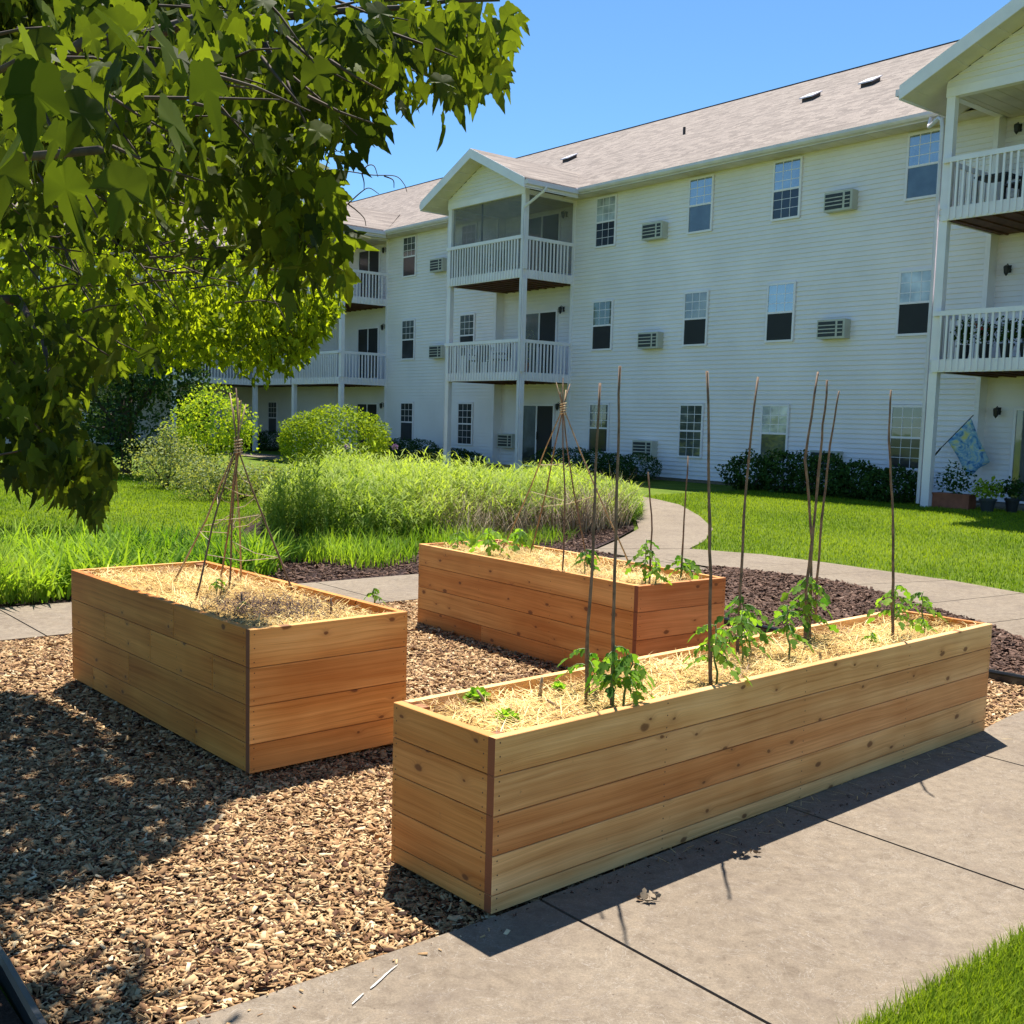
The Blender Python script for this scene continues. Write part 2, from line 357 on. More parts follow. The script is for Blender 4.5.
def bulk(name, V, Fq, tone, mat, parent=None, loc=None, rotz=0, smooth=False):
    """V (n,3); Fq (m,k) equal-sized faces"""
    V = np.asarray(V, np.float32); Fq = np.asarray(Fq, np.int32); k = Fq.shape[1]
    me = bpy.data.meshes.new(name)
    me.vertices.add(len(V)); me.vertices.foreach_set('co', V.ravel())
    me.loops.add(Fq.size); me.loops.foreach_set('vertex_index', Fq.ravel())
    me.polygons.add(len(Fq)); me.polygons.foreach_set('loop_start', np.arange(0, Fq.size, k, dtype=np.int32))
    me.update(calc_edges=True)
    a = me.attributes.new('tone', 'FLOAT', 'POINT'); a.data.foreach_set('value', np.asarray(tone, np.float32))
    if smooth: me.polygons.foreach_set('use_smooth', np.ones(len(Fq), bool))
    me.materials.append(M[mat]); o = bpy.data.objects.new(name, me); COL.objects.link(o); o.parent = parent
    if loc is not None: o.location = loc
    o.rotation_euler.z = rotz
    return o
def inst(T, TF, Rm, pos, scale, tone):
    """template T (k,3), faces TF; rotation (n,3,3), pos (n,3), scale (n,) or (n,3), tone (n,)"""
    n = len(pos); k = len(T); sc_ = np.asarray(scale)
    if sc_.ndim == 1: sc_ = sc_[:, None].repeat(3, 1)
    V = np.einsum('nij,nkj->nki', Rm, T[None]*sc_[:, None, :])+pos[:, None, :]
    Fc = (np.asarray(TF)[None]+(np.arange(n)*k)[:, None, None]).reshape(-1, np.asarray(TF).shape[1])
    return V.reshape(-1, 3), Fc, np.repeat(tone, k)
def rot_from(dirv, normv):
    """columns: x = side, y = dir, z = normal"""
    y = dirv/np.linalg.norm(dirv, axis=1)[:, None]; z = normv-(normv*y).sum(1)[:, None]*y
    z /= np.linalg.norm(z, axis=1)[:, None]+1e-9; x = np.cross(y, z)
    return np.stack([x, y, z], 2)
def rand_unit(n):
    v = rng.normal(size=(n, 3)); return v/np.linalg.norm(v, axis=1)[:, None]
def catV(parts):
    Vs, Fs, Ts, o = [], [], [], 0
    for V, Fc, t in parts: Vs.append(V); Fs.append(Fc+o); Ts.append(t); o += len(V)
    return np.concatenate(Vs), np.concatenate(Fs), np.concatenate(Ts)

def blades(root, length, width, az, lean0, lean1, tone, k=3):
    """curved grass ribbons: (n) arrays; returns quads"""
    n = len(root); out = np.zeros((n, (k+1)*2, 3)); p = root.copy(); side = np.stack([-np.sin(az), np.cos(az), np.zeros(n)], 1)
    dirh = np.stack([np.cos(az), np.sin(az), np.zeros(n)], 1)
    for i in range(k+1):
        w_ = width*(1-(i/k)**1.6*.92); 
        if i == 0: w_ = width*.6
        out[:, 2*i] = p-side*w_[:, None]/2; out[:, 2*i+1] = p+side*w_[:, None]/2
        th = lean0+(lean1-lean0)*(i+.5)/k; st = (length/k)[:, None]
        p = p+st*(dirh*np.sin(th)[:, None]+np.array([0, 0, 1.])*np.cos(th)[:, None])
    f = np.array([[2*i, 2*i+1, 2*i+3, 2*i+2] for i in range(k)])
    F_all = (f[None]+(np.arange(n)*(k+1)*2)[:, None, None]).reshape(-1, 4)
    return out.reshape(-1, 3), F_all, np.repeat(tone, (k+1)*2)

def tag(o, label=None, cat=None, group=None, kind=None):
    if label: o['label'] = label
    if cat: o['category'] = cat
    if group: o['group'] = group
    if kind: o['kind'] = kind
    return o
def empty(name, loc, rz=0, parent=None):
    o = bpy.data.objects.new(name, None); COL.objects.link(o); o.location = loc; o.rotation_euler.z = rz; o.empty_display_size = .2; o.parent = parent; return o
def copy_tree(o, parent=None):
    c = o.copy(); COL.objects.link(c); c.parent = parent
    for ch in [x for x in bpy.data.objects if x.parent == o]: copy_tree(ch, c)
    return c
def inpoly(x, y, poly):
    x = np.asarray(x); y = np.asarray(y); r = np.zeros(x.shape, bool); j = len(poly)-1
    for i in range(len(poly)):
        xi, yi = poly[i]; xj, yj = poly[j]
        c = ((yi > y) != (yj > y)) & (x < (xj-xi)*(y-yi)/((yj-yi) or 1e-9)+xi); r ^= c; j = i
    return r
def site_points(poly, dens, frustum=True, margin=60):
    """random points in a (u,n) polygon -> world xy, n"""
    us = [p[0] for p in poly]; ns = [p[1] for p in poly]; A = (max(us)-min(us))*(max(ns)-min(ns)); k = int(A*dens)
    u = rng.uniform(min(us), max(us), k); n = rng.uniform(min(ns), max(ns), k); m = inpoly(u, n, poly); u, n = u[m], n[m]
    P = D[None]*u[:, None]+N[None]*(n[:, None]-DIST); P[:, 2] = hn(n)
    if frustum:
        px, py, d = proj(P); m = (d > .5) & (px > -margin) & (px < 1024+margin) & (py < 1024+margin*2); P, u, n = P[m], u[m], n[m]
    return P, u, n

# ------------------------------------------------------------------ ground and paths (setting)
def site_sheet(name, poly, dz, mat, kind='structure', sub=1):
    """flat-ish polygon sheet in site coords; rasterised in strips so that it follows the ground"""
    bmv = MB(); bmv.poly([S(u, n, float(hn(n))+dz) for u, n in poly])
    o = bmv.build(name, mat); me = o.data
    import bmesh
    b = bmesh.new(); b.from_mesh(me)
    for c in np.arange(1, 12, 1.0):
        g = b.verts[:]+b.edges[:]+b.faces[:]
        pc = S(0, c, 0); bmesh.ops.bisect_plane(b, geom=g, plane_co=pc, plane_no=N)
    for v in b.verts: v.co.z = float(hn(site(v.co.x, v.co.y)[1]))+dz
    bmesh.ops.recalc_face_normals(b, faces=b.faces[:])
    for f in b.faces:
        if f.normal.z < 0: f.normal_flip()
    b.to_mesh(me); b.free()
    if kind: tag(o, kind=kind)
    return o
g = MB()
xs = [-600, -200, -90, -60]+list(np.arange(-50, 41, 2.5))+[50, 80, 200, 600]; ys = [-600, -200, -60, -20]+list(np.arange(-10, 81, 2.5))+[100, 200, 600]
idx = {}
for i, x in enumerate(xs):
    for j, y in enumerate(ys): idx[i, j] = len(g.v); g.v.append((x, y, float(hn(site(x, y)[1]))-.06))
for i in range(len(xs)-1):
    for j in range(len(ys)-1): g.f.append((idx[i, j], idx[i+1, j], idx[i+1, j+1], idx[i, j+1])); g.m.append(0)
tag(g.build('ground', 'lawn_base'), kind='structure')
LAWN_R = [(-10.02, 11.6), (-9.15, 11.2), (-8.2, 11.15), (-7.3, 11.18), (-6.4, 11.22), (-5.44, 11.44), (-3.6, 12.1), (-1.9, 13.4), (-.9, 15.2), (3, 15.2), (6, 0), (-50, 0), (-50, 3), (-26, 3.6), (-18, 5.0), (-16.26, 5.65), (-15.08, 6.22), (-13.26, 7.69), (-11.72, 9.14), (-10.62, 10.63)]
site_sheet('lawn', LAWN_R, -.02, 'lawn_base')
CHIPS = [(-8.36, 15.8), (-2.9, 15.8), (-2.75, 22.25), (-8.36, 22.25)]
CHIPS2 = [(-8.36, 22.3), (-2.76, 22.3), (-2.76, 28), (-8.36, 28)]
MULCH = [(-8.3, 15.76), (-8.36, 13.3), (-8.6, 12.85), (-8.27, 12.7), (-7.5, 12.55), (-6.77, 12.6), (-5.64, 13.19), (-4.73, 13.66), (-4.16, 14.11), (-3.6, 14.8), (-3.3, 15.76)]
site_sheet('wood_chip_ground', CHIPS, -.035, 'chip_base')
site_sheet('mulch_ground', MULCH, -.025, 'mulch_base')
site_sheet('soil_strip', CHIPS2, -.035, 'soil')

def slab(name, polys, top=0.0, th=.12, mat='concrete'):
    """polys = list of (u,n) rings, each its own slab with real joints between"""
    b = MB()
    for poly in polys:
        a = sum(poly[i][0]*poly[(i+1) % len(poly)][1]-poly[(i+1) % len(poly)][0]*poly[i][1] for i in range(len(poly)))
        if a > 0: poly = poly[::-1]
        top_ = [S(u, n, float(hn(n))+top) for u, n in poly]
        b.poly(top_); k = len(poly)
        for i in range(k):
            p, q = top_[i], top_[(i+1) % k]; b.quad(q, p, p-np.array([0, 0, th]), q-np.array([0, 0, th]))
    return tag(b.build(name, mat), kind='structure')
J = .007
near = []
def ue(n): return -2.75-max(0, 20.85-n)*.056
ns_ = [30, 28.3, 26.75, 25.2, 23.68, 22.17, 20.65, 19.13]
for a, b_ in zip(ns_[:-1], ns_[1:]): near.append([(ue(a), a-J), (-1.57, a-J), (-1.57, b_+J), (ue(b_), b_+J)]+([(ue(20.85), 20.85)] if a > 20.85 > b_ else []))
near.append([(ue(19.13), 19.13-J), (-1.57, 19.13-J), (-1.50, 17.62+J), (ue(17.62), 17.62+J)])
near.append([(ue(17.62), 17.62-J), (-1.50, 17.62-J), (-1.3, 16.1+J), (-3.04, 16.3+J), (-3.0, 16.8), (-2.96, 17.1)])
near.append([(-3.02, 16.3-J), (-1.3, 16.1-J), (-.95, 14.7), (-1.6, 13.6), (-3.6, 14.75), (-3.35, 15.5)])
slab('near_pavement', near)
left = []
for a in np.arange(13.1, 42, 1.52): left.append([(-8.37, a+J), (-8.37, a+1.52-J), (-9.75, a+1.52-J), (-9.75, a+J)])
slab('left_pavement', left, -.008)
NE = [(-10.59, 12.86), (-9.49, 12.86), (-8.37, 13.05), (-8.27, 12.72), (-7.51, 12.55), (-6.77, 12.6), (-5.64, 13.19), (-4.73, 13.66), (-4.16, 14.11), (-3.63, 14.72)]
FE = [(-10.02, 11.66), (-9.15, 11.21), (-8.2, 11.17), (-7.8, 11.17), (-7.29, 11.2), (-6.4, 11.22), (-5.44, 11.44), (-4.5, 11.75), (-3.6, 12.15), (-1.65, 13.55)]
far = []
far.append([(-9.4, 13.05), (-8.6, 12.9), (-9.49, 12.86)])
far = [[(NE[i][0]+J, NE[i][1]), (NE[i+1][0]-J, NE[i+1][1]), (FE[i+1][0]-J, FE[i+1][1]), (FE[i][0]+J, FE[i][1])] for i in (1, 4, 5, 6, 7, 8)]
far += [[NE[2], NE[3], FE[3], FE[2]], [NE[3], NE[4], FE[4], FE[3]]]
far += [[(-10.6, 13.06), (-8.4, 13.06), (-8.4, 12.9), (-9.49, 12.87), (-10.59, 12.87)]]
slab('curved_pavement', far, -.012)
CR = [(-10.05, 11.62), (-10.62, 10.63), (-11.72, 9.14), (-13.26, 7.69), (-15.08, 6.22), (-16.26, 5.65), (-18, 5.0), (-26, 3.6), (-50, 3.0)]
CL = [(-10.62, 12.84), (-11.35, 11.7), (-12.4, 10.2), (-13.9, 8.75), (-15.6, 7.35), (-16.8, 6.85), (-18.5, 6.25), (-26.2, 4.9), (-50, 4.3)]
cp_ = [[(NE[0][0], NE[0][1]), (-9.5, 12.84), (-9.16, 11.23), (-10.02, 11.62)]]
cp_ += [[CR[i], CR[i+1], CL[i+1], CL[i]] for i in range(len(CR)-1)]
slab('garden_path', cp_, -.014)
GARD = [(-9.77, 30), (-9.77, 13.2), (-10.65, 12.9), (-11.4, 11.75), (-12.45, 10.25), (-13.95, 8.8), (-15.7, 7.4), (-16.8, 6.9), (-18.6, 6.4), (-21, 10), (-17, 15), (-14.0, 17.8), (-13.5, 30)]
site_sheet('garden_bed_ground', GARD, -.022, 'mulch_base')

# near corner lawn beyond the pavement
near_lawn = [(-1.55, 12), (6, 12), (6, 30), (-1.55, 30)]
site_sheet('near_lawn', [(-1.572, 30), (-1.572, 19.1), (-1.49, 17.6), (-1.28, 16.1), (-.9, 14.7), (6, 14.7), (6, 30)], -.008, 'lawn_base')

# lawn grass blades
def lawn_blades(name, poly, dens, hmin, hmax, wd, zoff, mat='grass', keep=None):
    P, u, n = site_points(poly, dens)
    if keep is not None: k = keep(P, u, n); P, u, n = P[k], u[k], n[k]
    P[:, 2] += zoff; c = len(P)
    tn = .5+.35*np.sin(P[:, 0]*1.3+1)*np.sin(P[:, 1]*.9)+rng.normal(0, .22, c)
    V, Fc, t = blades(P, rng.uniform(hmin, hmax, c), rng.uniform(wd*.7, wd*1.3, c), rng.uniform(0, 2*pi, c), rng.uniform(0, .5, c), rng.uniform(.4, 1.3, c), np.clip(tn, 0, 1), 2)
    return tag(bulk(name, V, Fc, t, mat), kind='stuff')
tag(lawn_blades('lawn_grass', [p for p in LAWN_R], 900, .03, .065, .012, -.02, keep=lambda P, u, n: (n > .3) & (u > -17)), 'short mown green grass of the lawn in front of the building', 'grass')
tag(lawn_blades('near_lawn_grass', [(-1.61, 21.5), (-1.59, 18.2), (0, 18.2), (0, 21.5)], 30000, .03, .075, .0045, -.006, keep=lambda P, u, n: rng.random(len(P)) < np.clip((u+1.60)*45, .15, 1)), 'long bright green grass at the near pavement corner', 'grass')
tag(lawn_blades('left_lawn_grass', [(-12.2, 22), (-12.4, 18.5), (-14.2, 16.5), (-19, 13), (-24, 9), (-30, 9), (-30, 22)], 700, .025, .06, .016, -.03), 'mown grass of the left lawn behind the flower border', 'grass')

# ------------------------------------------------------------------ wood chips, mulch
def bits(name, poly, dens, lmin, lmax, zoff, mat, keep=None, pile=.02, aspect=(.16, .5), tone=None):
    P, u, n = site_points(poly, dens, margin=40)
    if keep is not None: k = keep(P, u, n); P, u, n = P[k], u[k], n[k]
    c = len(P); P[:, 2] += zoff+rng.uniform(0, pile, c)
    T = np.array([(-.5, -.5, -.5), (.5, -.5, -.5), (.5, .5, -.5), (-.5, .5, -.5), (-.42, -.5, .5), (.5, -.4, .5), (.4, .5, .5), (-.5, .42, .5)])
    TF = [(4, 5, 6, 7), (0, 1, 5, 4), (1, 2, 6, 5), (2, 3, 7, 6), (3, 0, 4, 7)]
    az = rng.uniform(0, 2*pi, c); tilt = rng.normal(0, .3, c)
    d = np.stack([np.cos(az)*np.cos(tilt), np.sin(az)*np.cos(tilt), np.sin(tilt)], 1)
    nn = np.array([0, 0, 1.])+rng.normal(0, .5, (c, 3)); Rm = rot_from(d, nn)
    L = rng.uniform(lmin, lmax, c)*rng.uniform(.5, 1, c); s = np.stack([L*rng.uniform(*aspect, c), L, rng.uniform(.001, .0032, c)*np.clip(L/.03, .7, 1.6)], 1)
    tn = rng.beta(1.5, 1.35, c) if tone is None else tone(c)
    V, Fc, t = inst(T, TF, Rm, P, s, tn)
    return tag(bulk(name, V, Fc, t, mat), kind='stuff')
tag(bits('wood_chips', CHIPS, 9000, .012, .052, -.03, 'chip', keep=lambda P, u, n: (P[:, 1] < 5.2) & (u < -2.75-np.maximum(0, 20.85-n)*.056)), 'light tan wood chips spread between the planter boxes', 'wood chips')
tag(bits('wood_chips', CHIPS, 4200, .018, .062, -.03, 'chip', keep=lambda P, u, n: (P[:, 1] >= 5.2) & (u < -2.75-np.maximum(0, 20.85-n)*.056)), 'light tan wood chips behind and beyond the planter boxes', 'wood chips')
tag(bits('dark_mulch', MULCH, 1900, .03, .10, -.02, 'mulch', tone=lambda c: rng.beta(1.6, 3, c)), 'dark purplish brown mulch beside the curved pavement', 'mulch')
tag(bits('garden_mulch', [(-9.8, 20), (-9.8, 13.2), (-10.7, 12.95), (-12.4, 10.3), (-13.5, 10.5), (-13, 20)], 500, .03, .09, -.015, 'mulch', tone=lambda c: rng.beta(1.6, 3, c)), 'dark mulch under the tall grasses of the garden bed', 'mulch')
tag(bits('stray_chips', [(-2.75, 17.5), (-2.75, 21.1), (-2.68, 20.6), (-2.66, 19.5), (-2.68, 18.8), (-2.80, 17.5)], 700, .006, .022, .002, 'mulch', pile=.003, tone=lambda c: rng.beta(1.2, 2, c)), 'bits of soil and chips on the pavement along the long planter', 'debris')

tag(bits('spilled_chips', [(-2.76, 23), (-2.76, 20.9), (-2.62, 20.9), (-2.66, 23)], 260, .008, .04, .002, 'chip', pile=.004), 'few wood chips spilled onto the near pavement edge', 'debris')
# edging strips
def edging(name, pts, label):
    b = MB(); b.tube([S(u, n, .035) for u, n in pts], .016, 6); 
    for (a, c) in zip(pts[:-1], pts[1:]): b.prism([S(a[0], a[1]-.004, -.08), S(c[0], c[1]-.004, -.08), S(c[0], c[1]-.004, .03), S(a[0], a[1]-.004, .03)], N*.008)
    return tag(b.build(name, 'black_plastic'), label, 'edging')
edging('landscape_edging', [(-8.2, 22.28), (-5, 22.28), (-3.3, 22.28), (-2.77, 22.3)], 'black plastic edging strip at the lower left of the chips')
edging('landscape_edging', [(-8.2, 15.78), (-5, 15.79), (-3.6, 15.76), (-3.3, 15.74), (-3.1, 15.72)], 'black plastic edging between pale chips and dark mulch')

# ------------------------------------------------------------------ planter boxes
def board(parent, p0, ang, L, h, z, col, th=.038, screws=(), name='board', label=None):
    """board whose outer face is at local y=0, running along +x from p0 at angle ang"""
    b = MB(); e = .0014; th_ = th
    x0, x1, z0, z1 = .0, L, e, h-e
    # chamfered front edges
    b.v = [(x0, th_, z0), (x1, th_, z0), (x1, th_, z1), (x0, th_, z1), (x0, .002, z0), (x1, .002, z0), (x1, .002, z1), (x0, .002, z1), (x0+.002, 0, z0+.002), (x1-.002, 0, z0+.002), (x1-.002, 0, z1-.002), (x0+.002, 0, z1-.002)]
    b.f = [(0, 3, 2, 1), (8, 9, 10, 11), (4, 5, 9, 8), (5, 6, 10, 9), (6, 7, 11, 10), (7, 4, 8, 11), (0, 1, 5, 4), (1, 2, 6, 5), (2, 3, 7, 6), (3, 0, 4, 7)]
    b.m = [0]*10
    for sx, sz in screws:
        k = 7; r = .0032; c = len(b.v)
        for q in range(k): b.v.append((sx+r*cos(2*pi*q/k), -.0008, sz+r*sin(2*pi*q/k)))
        b.f.append(tuple(c+q for q in range(k))); b.m.append(1)
    o = b.build(name, ['wood', 'screw'], parent, loc=(p0[0], p0[1], z), rotz=ang)
    o.color = (*col, 1)
    if label: o['label'] = label
    return o
def jit(c, s=.07, warm=0):
    k = 1+random.uniform(-s, s); w_ = random.uniform(-.04, .04)
    return (c[0]*k, c[1]*k*(1-w_), c[2]*k*(1-w_*2))
STRAW_BARE = {}
def planter(x, y, z0, yaw, L, W, hs, cols_front, cols_side, joints_front, joints_side, label, post_col=(.34, .16, .07)):
    root = empty('planter_box', (x, y, z0), yaw); tag(root, label, 'planter box', 'raised cedar planter boxes')
    z = 0; H = sum(hs); th = .038
    for i, h in enumerate(hs):
        def scr(Lb, ends=(True, True), mids=()):
            s = []
            zs = [h*.2, h*.8] if h < .1 else [h*.14, h*.5, h*.86]
            for zz in zs:
                if ends[0]: s.append((.022+random.uniform(-.002, .002), zz))
                if ends[1]: s.append((Lb-.022, zz))
                for m_ in mids: s.append((m_+random.uniform(-.003, .003), zz))
            return s
        # front (y=0 plane, outward -y) and rear
        def run(p0, ang, Lr, joints, cols, mids):
            js = [0]+[j for j in joints[i % len(joints)]]+[Lr]
            for q in range(len(js)-1):
                a0, a1 = js[q]+(.001 if q else 0), js[q+1]-(.001 if q < len(js)-2 else 0)
                px_ = (p0[0]+cos(ang)*a0, p0[1]+sin(ang)*a0)
                board(root, px_, ang, a1-a0, h, z, jit(cols[i % len(cols)]), th, scr(a1-a0, mids=[m_-a0 for m_ in mids if a0+.05 < m_ < a1-.05]))
        md = [L*.24, L*.5, L*.75] if L > 2 else []
        ms = [W*.33, W*.66] if W > 2 else []
        run((0, 0), 0, L, joints_front, cols_front, md)
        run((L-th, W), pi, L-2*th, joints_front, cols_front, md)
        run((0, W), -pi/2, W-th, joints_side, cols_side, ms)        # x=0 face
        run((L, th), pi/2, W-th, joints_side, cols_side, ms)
        z += h
    for cx, cy in ((th, th), (L-th-.06, th), (L-th-.06, W-th-.06), (th, W-th-.06)):
        b = MB(); b.box(0, .06, 0, .06, 0, H-.012); o = b.build('corner_post', 'wood', root, loc=(cx, cy, 0)); o.color = (*post_col, 1)
    # soil and straw
    b = MB(); g_ = th+.002
    nx, ny = max(6, int(L*10)), max(5, int(W*10)); vi = {}
    top = H-.045
    for i in range(nx+1):
        for j in range(ny+1):
            vi[i, j] = len(b.v); xx = g_+(L-2*g_)*i/nx; yy = g_+(W-2*g_)*j/ny
            ed = min(i, nx-i, j, ny-j); zz = top+(0 if ed else -.02)+random.uniform(-.008, .012)+.012*sin(xx*5+yy*3)
            b.v.append((xx, yy, zz))
    for i in range(nx):
        for j in range(ny): b.f.append((vi[i, j], vi[i+1, j], vi[i+1, j+1], vi[i, j+1])); b.m.append(0)
    b.box(g_, L-g_, g_, W-g_, .02, top-.06, 1)
    b.build('straw_bed', ['straw_base', 'soil'], root, smooth=True)
    c = int(L*W*3600)
    P = np.stack([rng.uniform(g_+.01, L-g_-.01, c), rng.uniform(g_+.01, W-g_-.01, c), np.zeros(c)], 1)
    P[:, 2] = top+rng.uniform(-.006, .03, c)+.012*np.sin(P[:, 0]*5+P[:, 1]*3)
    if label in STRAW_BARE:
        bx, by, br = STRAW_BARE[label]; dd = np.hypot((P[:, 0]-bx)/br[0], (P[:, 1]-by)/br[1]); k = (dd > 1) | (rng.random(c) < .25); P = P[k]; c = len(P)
    az = rng.uniform(0, 2*pi, c); T = .45+.3*np.sin(P[:, 0]*7+1)*np.cos(P[:, 1]*6)+rng.normal(0, .25, c)
    V, Fc, t = blades(P, rng.uniform(.035, .15, c), rng.uniform(.0025, .0055, c), az, rng.normal(1.35, .18, c), rng.normal(1.6, .25, c), np.clip(T, 0, 1), 3)
    # keep the strands inside the box
    V[:, 0] = np.clip(V[:, 0], g_, L-g_); V[:, 1] = np.clip(V[:, 1], g_, W-g_); V[:, 2] = np.clip(V[:, 2], top-.02, H+.03)
    o = bulk('straw_mulch', V, Fc, t, 'straw', root); o['kind'] = 'stuff'
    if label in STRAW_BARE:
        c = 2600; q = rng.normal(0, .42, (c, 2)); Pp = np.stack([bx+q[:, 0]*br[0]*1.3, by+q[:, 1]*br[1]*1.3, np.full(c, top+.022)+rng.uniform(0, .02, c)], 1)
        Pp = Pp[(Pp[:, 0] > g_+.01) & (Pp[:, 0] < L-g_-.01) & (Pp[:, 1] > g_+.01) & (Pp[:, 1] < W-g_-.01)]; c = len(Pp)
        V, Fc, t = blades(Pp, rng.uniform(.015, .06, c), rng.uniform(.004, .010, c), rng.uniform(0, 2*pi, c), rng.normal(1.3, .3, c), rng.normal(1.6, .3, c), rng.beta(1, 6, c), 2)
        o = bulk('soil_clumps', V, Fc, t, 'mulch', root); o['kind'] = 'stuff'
    root['top'] = H
    return root
def bed_pt(rt, a, b, z=0):
    yw = rt.rotation_euler.z; return np.array([rt.location.x+cos(yw)*a-sin(yw)*b, rt.location.y+sin(yw)*a+cos(yw)*b, rt.location.z+z])
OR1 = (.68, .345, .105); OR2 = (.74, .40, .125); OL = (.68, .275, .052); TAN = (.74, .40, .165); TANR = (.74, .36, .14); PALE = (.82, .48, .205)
lab1 = 'left cedar planter box of deep orange boards holding a twig teepee'
lab2 = 'middle orange cedar planter box behind the others, by the far mulch'
lab3 = 'long pale cedar planter box beside the pavement holding tomato plants'
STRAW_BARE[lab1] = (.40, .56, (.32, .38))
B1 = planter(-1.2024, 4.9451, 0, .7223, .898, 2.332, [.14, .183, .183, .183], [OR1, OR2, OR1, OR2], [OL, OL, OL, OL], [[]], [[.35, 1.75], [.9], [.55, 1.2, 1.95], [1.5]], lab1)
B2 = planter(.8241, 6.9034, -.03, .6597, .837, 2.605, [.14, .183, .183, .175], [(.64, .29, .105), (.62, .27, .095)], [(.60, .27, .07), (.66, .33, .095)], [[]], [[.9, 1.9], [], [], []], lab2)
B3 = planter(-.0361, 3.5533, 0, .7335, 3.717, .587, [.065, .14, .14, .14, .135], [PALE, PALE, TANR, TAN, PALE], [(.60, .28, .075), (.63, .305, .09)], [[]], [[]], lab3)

# ------------------------------------------------------------------ twig stakes and teepees
def stake(pts, r, label, mat='cane', group='twig stakes in the planters', r1=None):
    p0 = Vector(pts[0]); root_pts = []
    # refine with slight crookedness
    q = []
    for a, b in zip(pts[:-1], pts[1:]):
        a = Vector(a); b = Vector(b); k = 4
        for i in range(k): q.append(a.lerp(b, i/k)+(Vector((random.uniform(-1, 1), random.uniform(-1, 1), 0))*.004 if i else Vector()))
    q.append(Vector(pts[-1])); n = len(q)
    b = MB(); b.tube([v-p0 for v in q], [r*(1-.45*i/n)*(1.18 if i % 5 == 2 else 1) for i in range(n)], 6)
    o = b.build('twig_stake', mat, None, True, loc=p0)
    return tag(o, label, 'stake', group)
def bed_stake(rt, a, b, pix, r, label, mat='cane', base=None):
    """base in the bed at (a,b); further points seen at given pixels at about the bed's depth there"""
    base = bed_pt(rt, a, b, rt['top']-.09) if base is None else on_z(base[0], base[1], rt['top']+rt.location.z-.04)-np.array([0, 0, .05]); d0 = proj(base+np.array([0, 0, .1]))[2]
    return stake([base]+[at(px, py, d0+dd) for px, py, dd in pix], r, label, mat)
bed_stake(B3, .70, .27, [(590, 600, 0), (595, 500, .03), (600, 383, .05)], .0075, 'straight brown twig stake, leftmost in the long planter', base=(585, 700))
bed_stake(B3, .71, .10, [(614, 600, 0), (617, 480, 0), (620, 366, 0)], .0075, 'tallest brown twig stake, second from left in the long planter', base=(612, 708))
bed_stake(B3, 1.30, .10, [(710, 600, 0), (709, 500, 0), (707, 371, 0)], .0085, 'thick straight brown twig stake before the ground floor window', base=(712, 688))
bed_stake(B3, 1.98, .40, [(740, 590, 0), (745, 500, .05), (758, 377, .1)], .0085, 'brown twig stake leaning right over the middle tomato plants', base=(738, 652))
bed_stake(B3, 2.70, .34, [(806, 590, 0), (812, 540, 0), (805, 460, .0), (818, 372, .05)], .0095, 'crooked stake of the bunched three, topmost and bent left', base=(806, 645))
bed_stake(B3, 2.74, .30, [(811, 560, 0), (822, 440, 0), (827, 380, .0)], .0085, 'middle stake of the bunched three twigs', base=(810, 641))
bed_stake(B3, 2.86, .42, [(817, 578, 0), (824, 500, 0), (830, 445, .0), (839, 391, 0)], .008, 'lower right stake of the bunched three twigs', base=(815, 628))
bed_stake(B3, 2.93, .20, [(893, 560, 0), (893, 520, 0), (889, 440, 0), (891, 390, 0)], .0085, 'lone brown twig stake at the right end of the long planter', base=(893, 641))
bed_stake(B2, .26, .17, [(652, 530, 0), (648, 472, 0)], .007, 'short thin twig stake at the near corner of the middle planter')
bed_stake(B2, .63, .23, [(684, 520, 0), (688, 456, 0)], .007, 'thin twig stake near the right end of the middle planter')
bed_stake(B3, .36, .42, [(477, 690, 0)], .008, 'stub of a cut twig beside the left lettuce', 'cane_pale')
bed_stake(B3, .61, .43, [(542, 677, 0)], .009, 'pale stub of a cut stake behind the lettuces', 'cane_pale')
bed_stake(B3, .60, .20, [(547, 700, 0)], .008, 'brown stub of a cut stake right of the lettuces')
bed_stake(B1, .37, .79, [(242, 592, 0)], .008, 'dark short stub in the bare patch of the left planter')
bed_stake(B1, .62, .45, [(331, 598, 0)], .007, 'thin stub near the right edge of the left planter', base=(331, 612))

